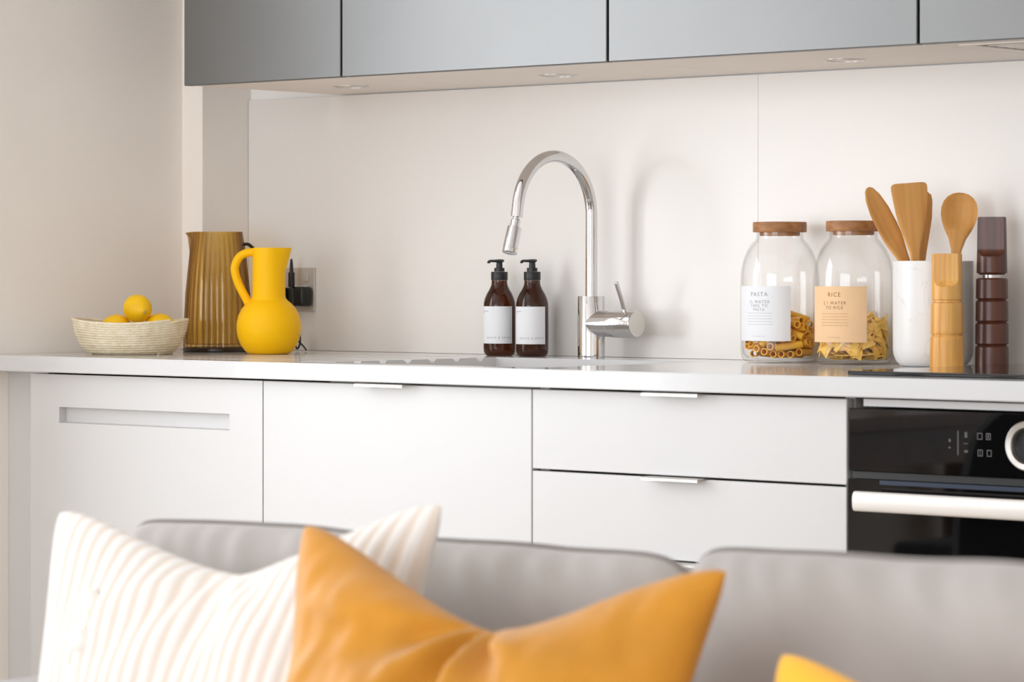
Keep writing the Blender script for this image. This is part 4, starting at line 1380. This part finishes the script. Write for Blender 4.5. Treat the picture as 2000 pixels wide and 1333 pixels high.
# ================================================================== SCATTER CUSHIONS
def pillow(name, label, material, a, hh, T, u0, dip, seed, loc, lean, roll, yaw, ribs=0, wrinkle=1.0, back=0.45, conc=0.13, nu=150, nv=110, soft=1.25, ear=0.0):
    bm = B()
    uvl = bm.loops.layers.uv.new('UVMap')
    g = {}

    def sag(u):
        span = (1 - u0) if u > u0 else (1 + u0)
        t = max(0.0, 1 - abs(u - u0) / span)
        t = 0.45 * t + 0.55 * t * t * (3 - 2 * t)
        return dip * t

    def pos(u, v, side):
        eu, ev = 1 - u * u, 1 - v * v
        x = a * (u - conc * u * ev)
        top = (v + 1) / 2
        rc_ = 1 - 0.045 * (abs(u) * abs(v)) ** 9
        x *= rc_
        z = hh * rc_ * (v - 0.05 * v * eu) - sag(u) * top ** 2.2 + ear * (abs(u) ** 8) * top ** 6
        th = (max(0, eu) ** 0.52) * (max(0, ev) ** 0.52)
        chop = math.exp(-((u - u0) / 0.22) ** 2) * top ** 3
        th *= 1 - 0.45 * chop
        s = -T if side == 0 else T * back
        y = s * th
        if side == 0:
            p = Vector((x * 9 + seed, z * 9, seed))
            # creases fan out from the chop
            ang = math.atan2(z - (hh - dip), x - a * u0)
            rr = math.hypot(z - (hh - dip), x - a * u0)
            cr = math.sin(ang * 7 + 2.5 * noise.noise(p * 0.6) + seed) * math.exp(-rr / 0.10) * 0.012
            nz = noise.noise(p) * 0.005 + noise.noise(p * 2.3) * 0.003 + noise.noise(p * 4.7) * 0.0016
            y -= wrinkle * (nz + cr) * min(1, th * 2.0)
            if ribs:
                y -= 0.0016 * math.sin(2 * PI * ribs * (u + 1) / 2) * min(1, th * 3)
        return Vector((x, y, z))
    for side in (0, 1):
        for i in range(nu + 1):
            for j in range(nv + 1):
                if side == 1 and (i in (0, nu) or j in (0, nv)):
                    g[1, i, j] = g[0, i, j]
                    continue
                u, v = 2 * i / nu - 1, 2 * j / nv - 1
                # denser near the rim
                u = math.sin(u * PI / 2) * 0.5 + u * 0.5
                v = math.sin(v * PI / 2) * 0.5 + v * 0.5
                vert = bm.verts.new(pos(u, v, side))
                g[side, i, j] = vert
                g[('uv', vert)] = ((u + 1) / 2, (v + 1) / 2)
    for side in (0, 1):
        for i in range(nu):
            for j in range(nv):
                q = [g[side, i, j], g[side, i + 1, j], g[side, i + 1, j + 1], g[side, i, j + 1]]
                if side: q.reverse()
                f = bm.faces.new(q)
                for lp in f.loops: lp[uvl].uv = g[('uv', lp.vert)]
    o = obj(name, bm, material, None, 80)
    m = Matrix.Translation(loc) @ Matrix.Rotation(yaw, 4, 'Z') @ Matrix.Rotation(lean, 4, 'X') @ Matrix.Rotation(roll, 4, 'Y')
    o.matrix_world = m
    tag(o, label, 'cushion', 'scatter cushions on the sofa')
    return o, pos


wp, wpos = pillow('scatter_cushion', 'white ribbed scatter cushion with a buttoned seam, at the left of the sofa', M['rib_shade'], 0.266, 0.229, 0.085, 0.05, 0.062, 2.2,
                  (2.274, -1.725, 0.632), R(-14), R(-3.6), 0, ribs=27, wrinkle=0.55, nu=260)
for v in (0.24, 0.43, 0.62):
    p = wpos(-0.53, v, 0)
    bm = B(); lathe(bm, [(0, 0.009), (0.007, 0.0078), (0.0115, 0.004), (0.0125, -0.003)], 20)
    obj('button', bm, M['white_button'], wp, 50, loc=(p.x, p.y, p.z), rot=(R(90), 0, 0))
pillow('scatter_cushion', 'mustard gold scatter cushion with a deep dent, in the middle of the sofa', M['gold'], 0.245, 0.229, 0.100, 0.02, 0.070, 5.1,
       (2.676, -1.825, 0.625), R(-13), R(1.4), 0, wrinkle=2.3, conc=0.17)
pillow('scatter_cushion', 'bright yellow scatter cushion at the lower right corner of the picture', M['amber_yellow'], 0.238, 0.192, 0.105, -0.05, 0.055, 8.4,
       (3.196, -1.828, 0.595), R(-17), R(0), 0, wrinkle=0.8)

# ================================================================== DINING TABLE AND CHAIRS (seen mirrored in the oven glass)
tb = thing('dining_table', 'dark wooden dining table by the window, mirrored in the oven glass', 'table', (0.175, -2.55, 0))
obj('tabletop', boxm(-0.27, 0.27, -0.70, 0.70, 0.715, 0.75, 0.004), M['table_wood'], tb)
obj('apron', boxm(-0.23, 0.23, -0.64, 0.64, 0.63, 0.714), M['table_wood'], tb)
for x in (-0.21, 0.21):
    for y in (-0.62, 0.62):
        obj('leg', boxm(x - 0.035, x + 0.035, y - 0.035, y + 0.035, 0.0, 0.63, 0.003), M['table_wood'], tb)


def dining_chair(loc, rot, label):
    t = thing('dining_chair', label, 'chair', loc, rot, 'grey dining chairs by the window')
    bm = B()
    n = 16
    rows = []
    for k in range(n + 1):
        z = 0.46 + 0.36 * k / n
        w = 0.20 + 0.02 * math.sin(PI * k / n) - 0.05 * max(0, (k / n - 0.8) / 0.2) ** 2
        lean = 0.10 * (k / n)
        row = []
        for j in range(13):
            s = 2 * j / 12 - 1
            row.append((w * s, 0.19 + lean - 0.05 * s * s, z))
        rows.append(row)
    fr = [[bm.verts.new(p) for p in r] for r in rows]
    bkv = [[bm.verts.new((p[0] * 1.02, p[1] + 0.035, p[2])) for p in r] for r in rows]
    for a, c, flip in ((fr[i], fr[i + 1], 0) for i in range(n)):
        for j in range(12): bm.faces.new((a[j], a[j + 1], c[j + 1], c[j]))
    for i in range(n):
        a, c = bkv[i], bkv[i + 1]
        for j in range(12): bm.faces.new((a[j + 1], a[j], c[j], c[j + 1]))
        bm.faces.new((fr[i][0], fr[i + 1][0], bkv[i + 1][0], bkv[i][0])); bm.faces.new((fr[i + 1][12], fr[i][12], bkv[i][12], bkv[i + 1][12]))
    for j in range(12):
        bm.faces.new((fr[n][j], fr[n][j + 1], bkv[n][j + 1], bkv[n][j])); bm.faces.new((fr[0][j + 1], fr[0][j], bkv[0][j], bkv[0][j + 1]))
    obj('backrest', bm, M['chair_grey'], t, 50)
    obj('seat', boxm(-0.21, 0.21, -0.22, 0.21, 0.41, 0.47, 0.02, 3), M['chair_grey'], t, 50)
    for x in (-0.17, 0.17):
        for y in (-0.18, 0.19):
            bm = B(); tube(bm, [(x * 1.15, y * 1.15, 0.0), (x, y, 0.41)], [0.010, 0.016], 12)
            obj('leg', bm, M['walnut'], t, 40)
    return t


dining_chair((1.12, -1.55, 0), R(-60), 'grey upholstered dining chair nearest the oven, beside the table')
dining_chair((0.68, -2.32, 0), R(-85), 'grey upholstered dining chair farther along the table')
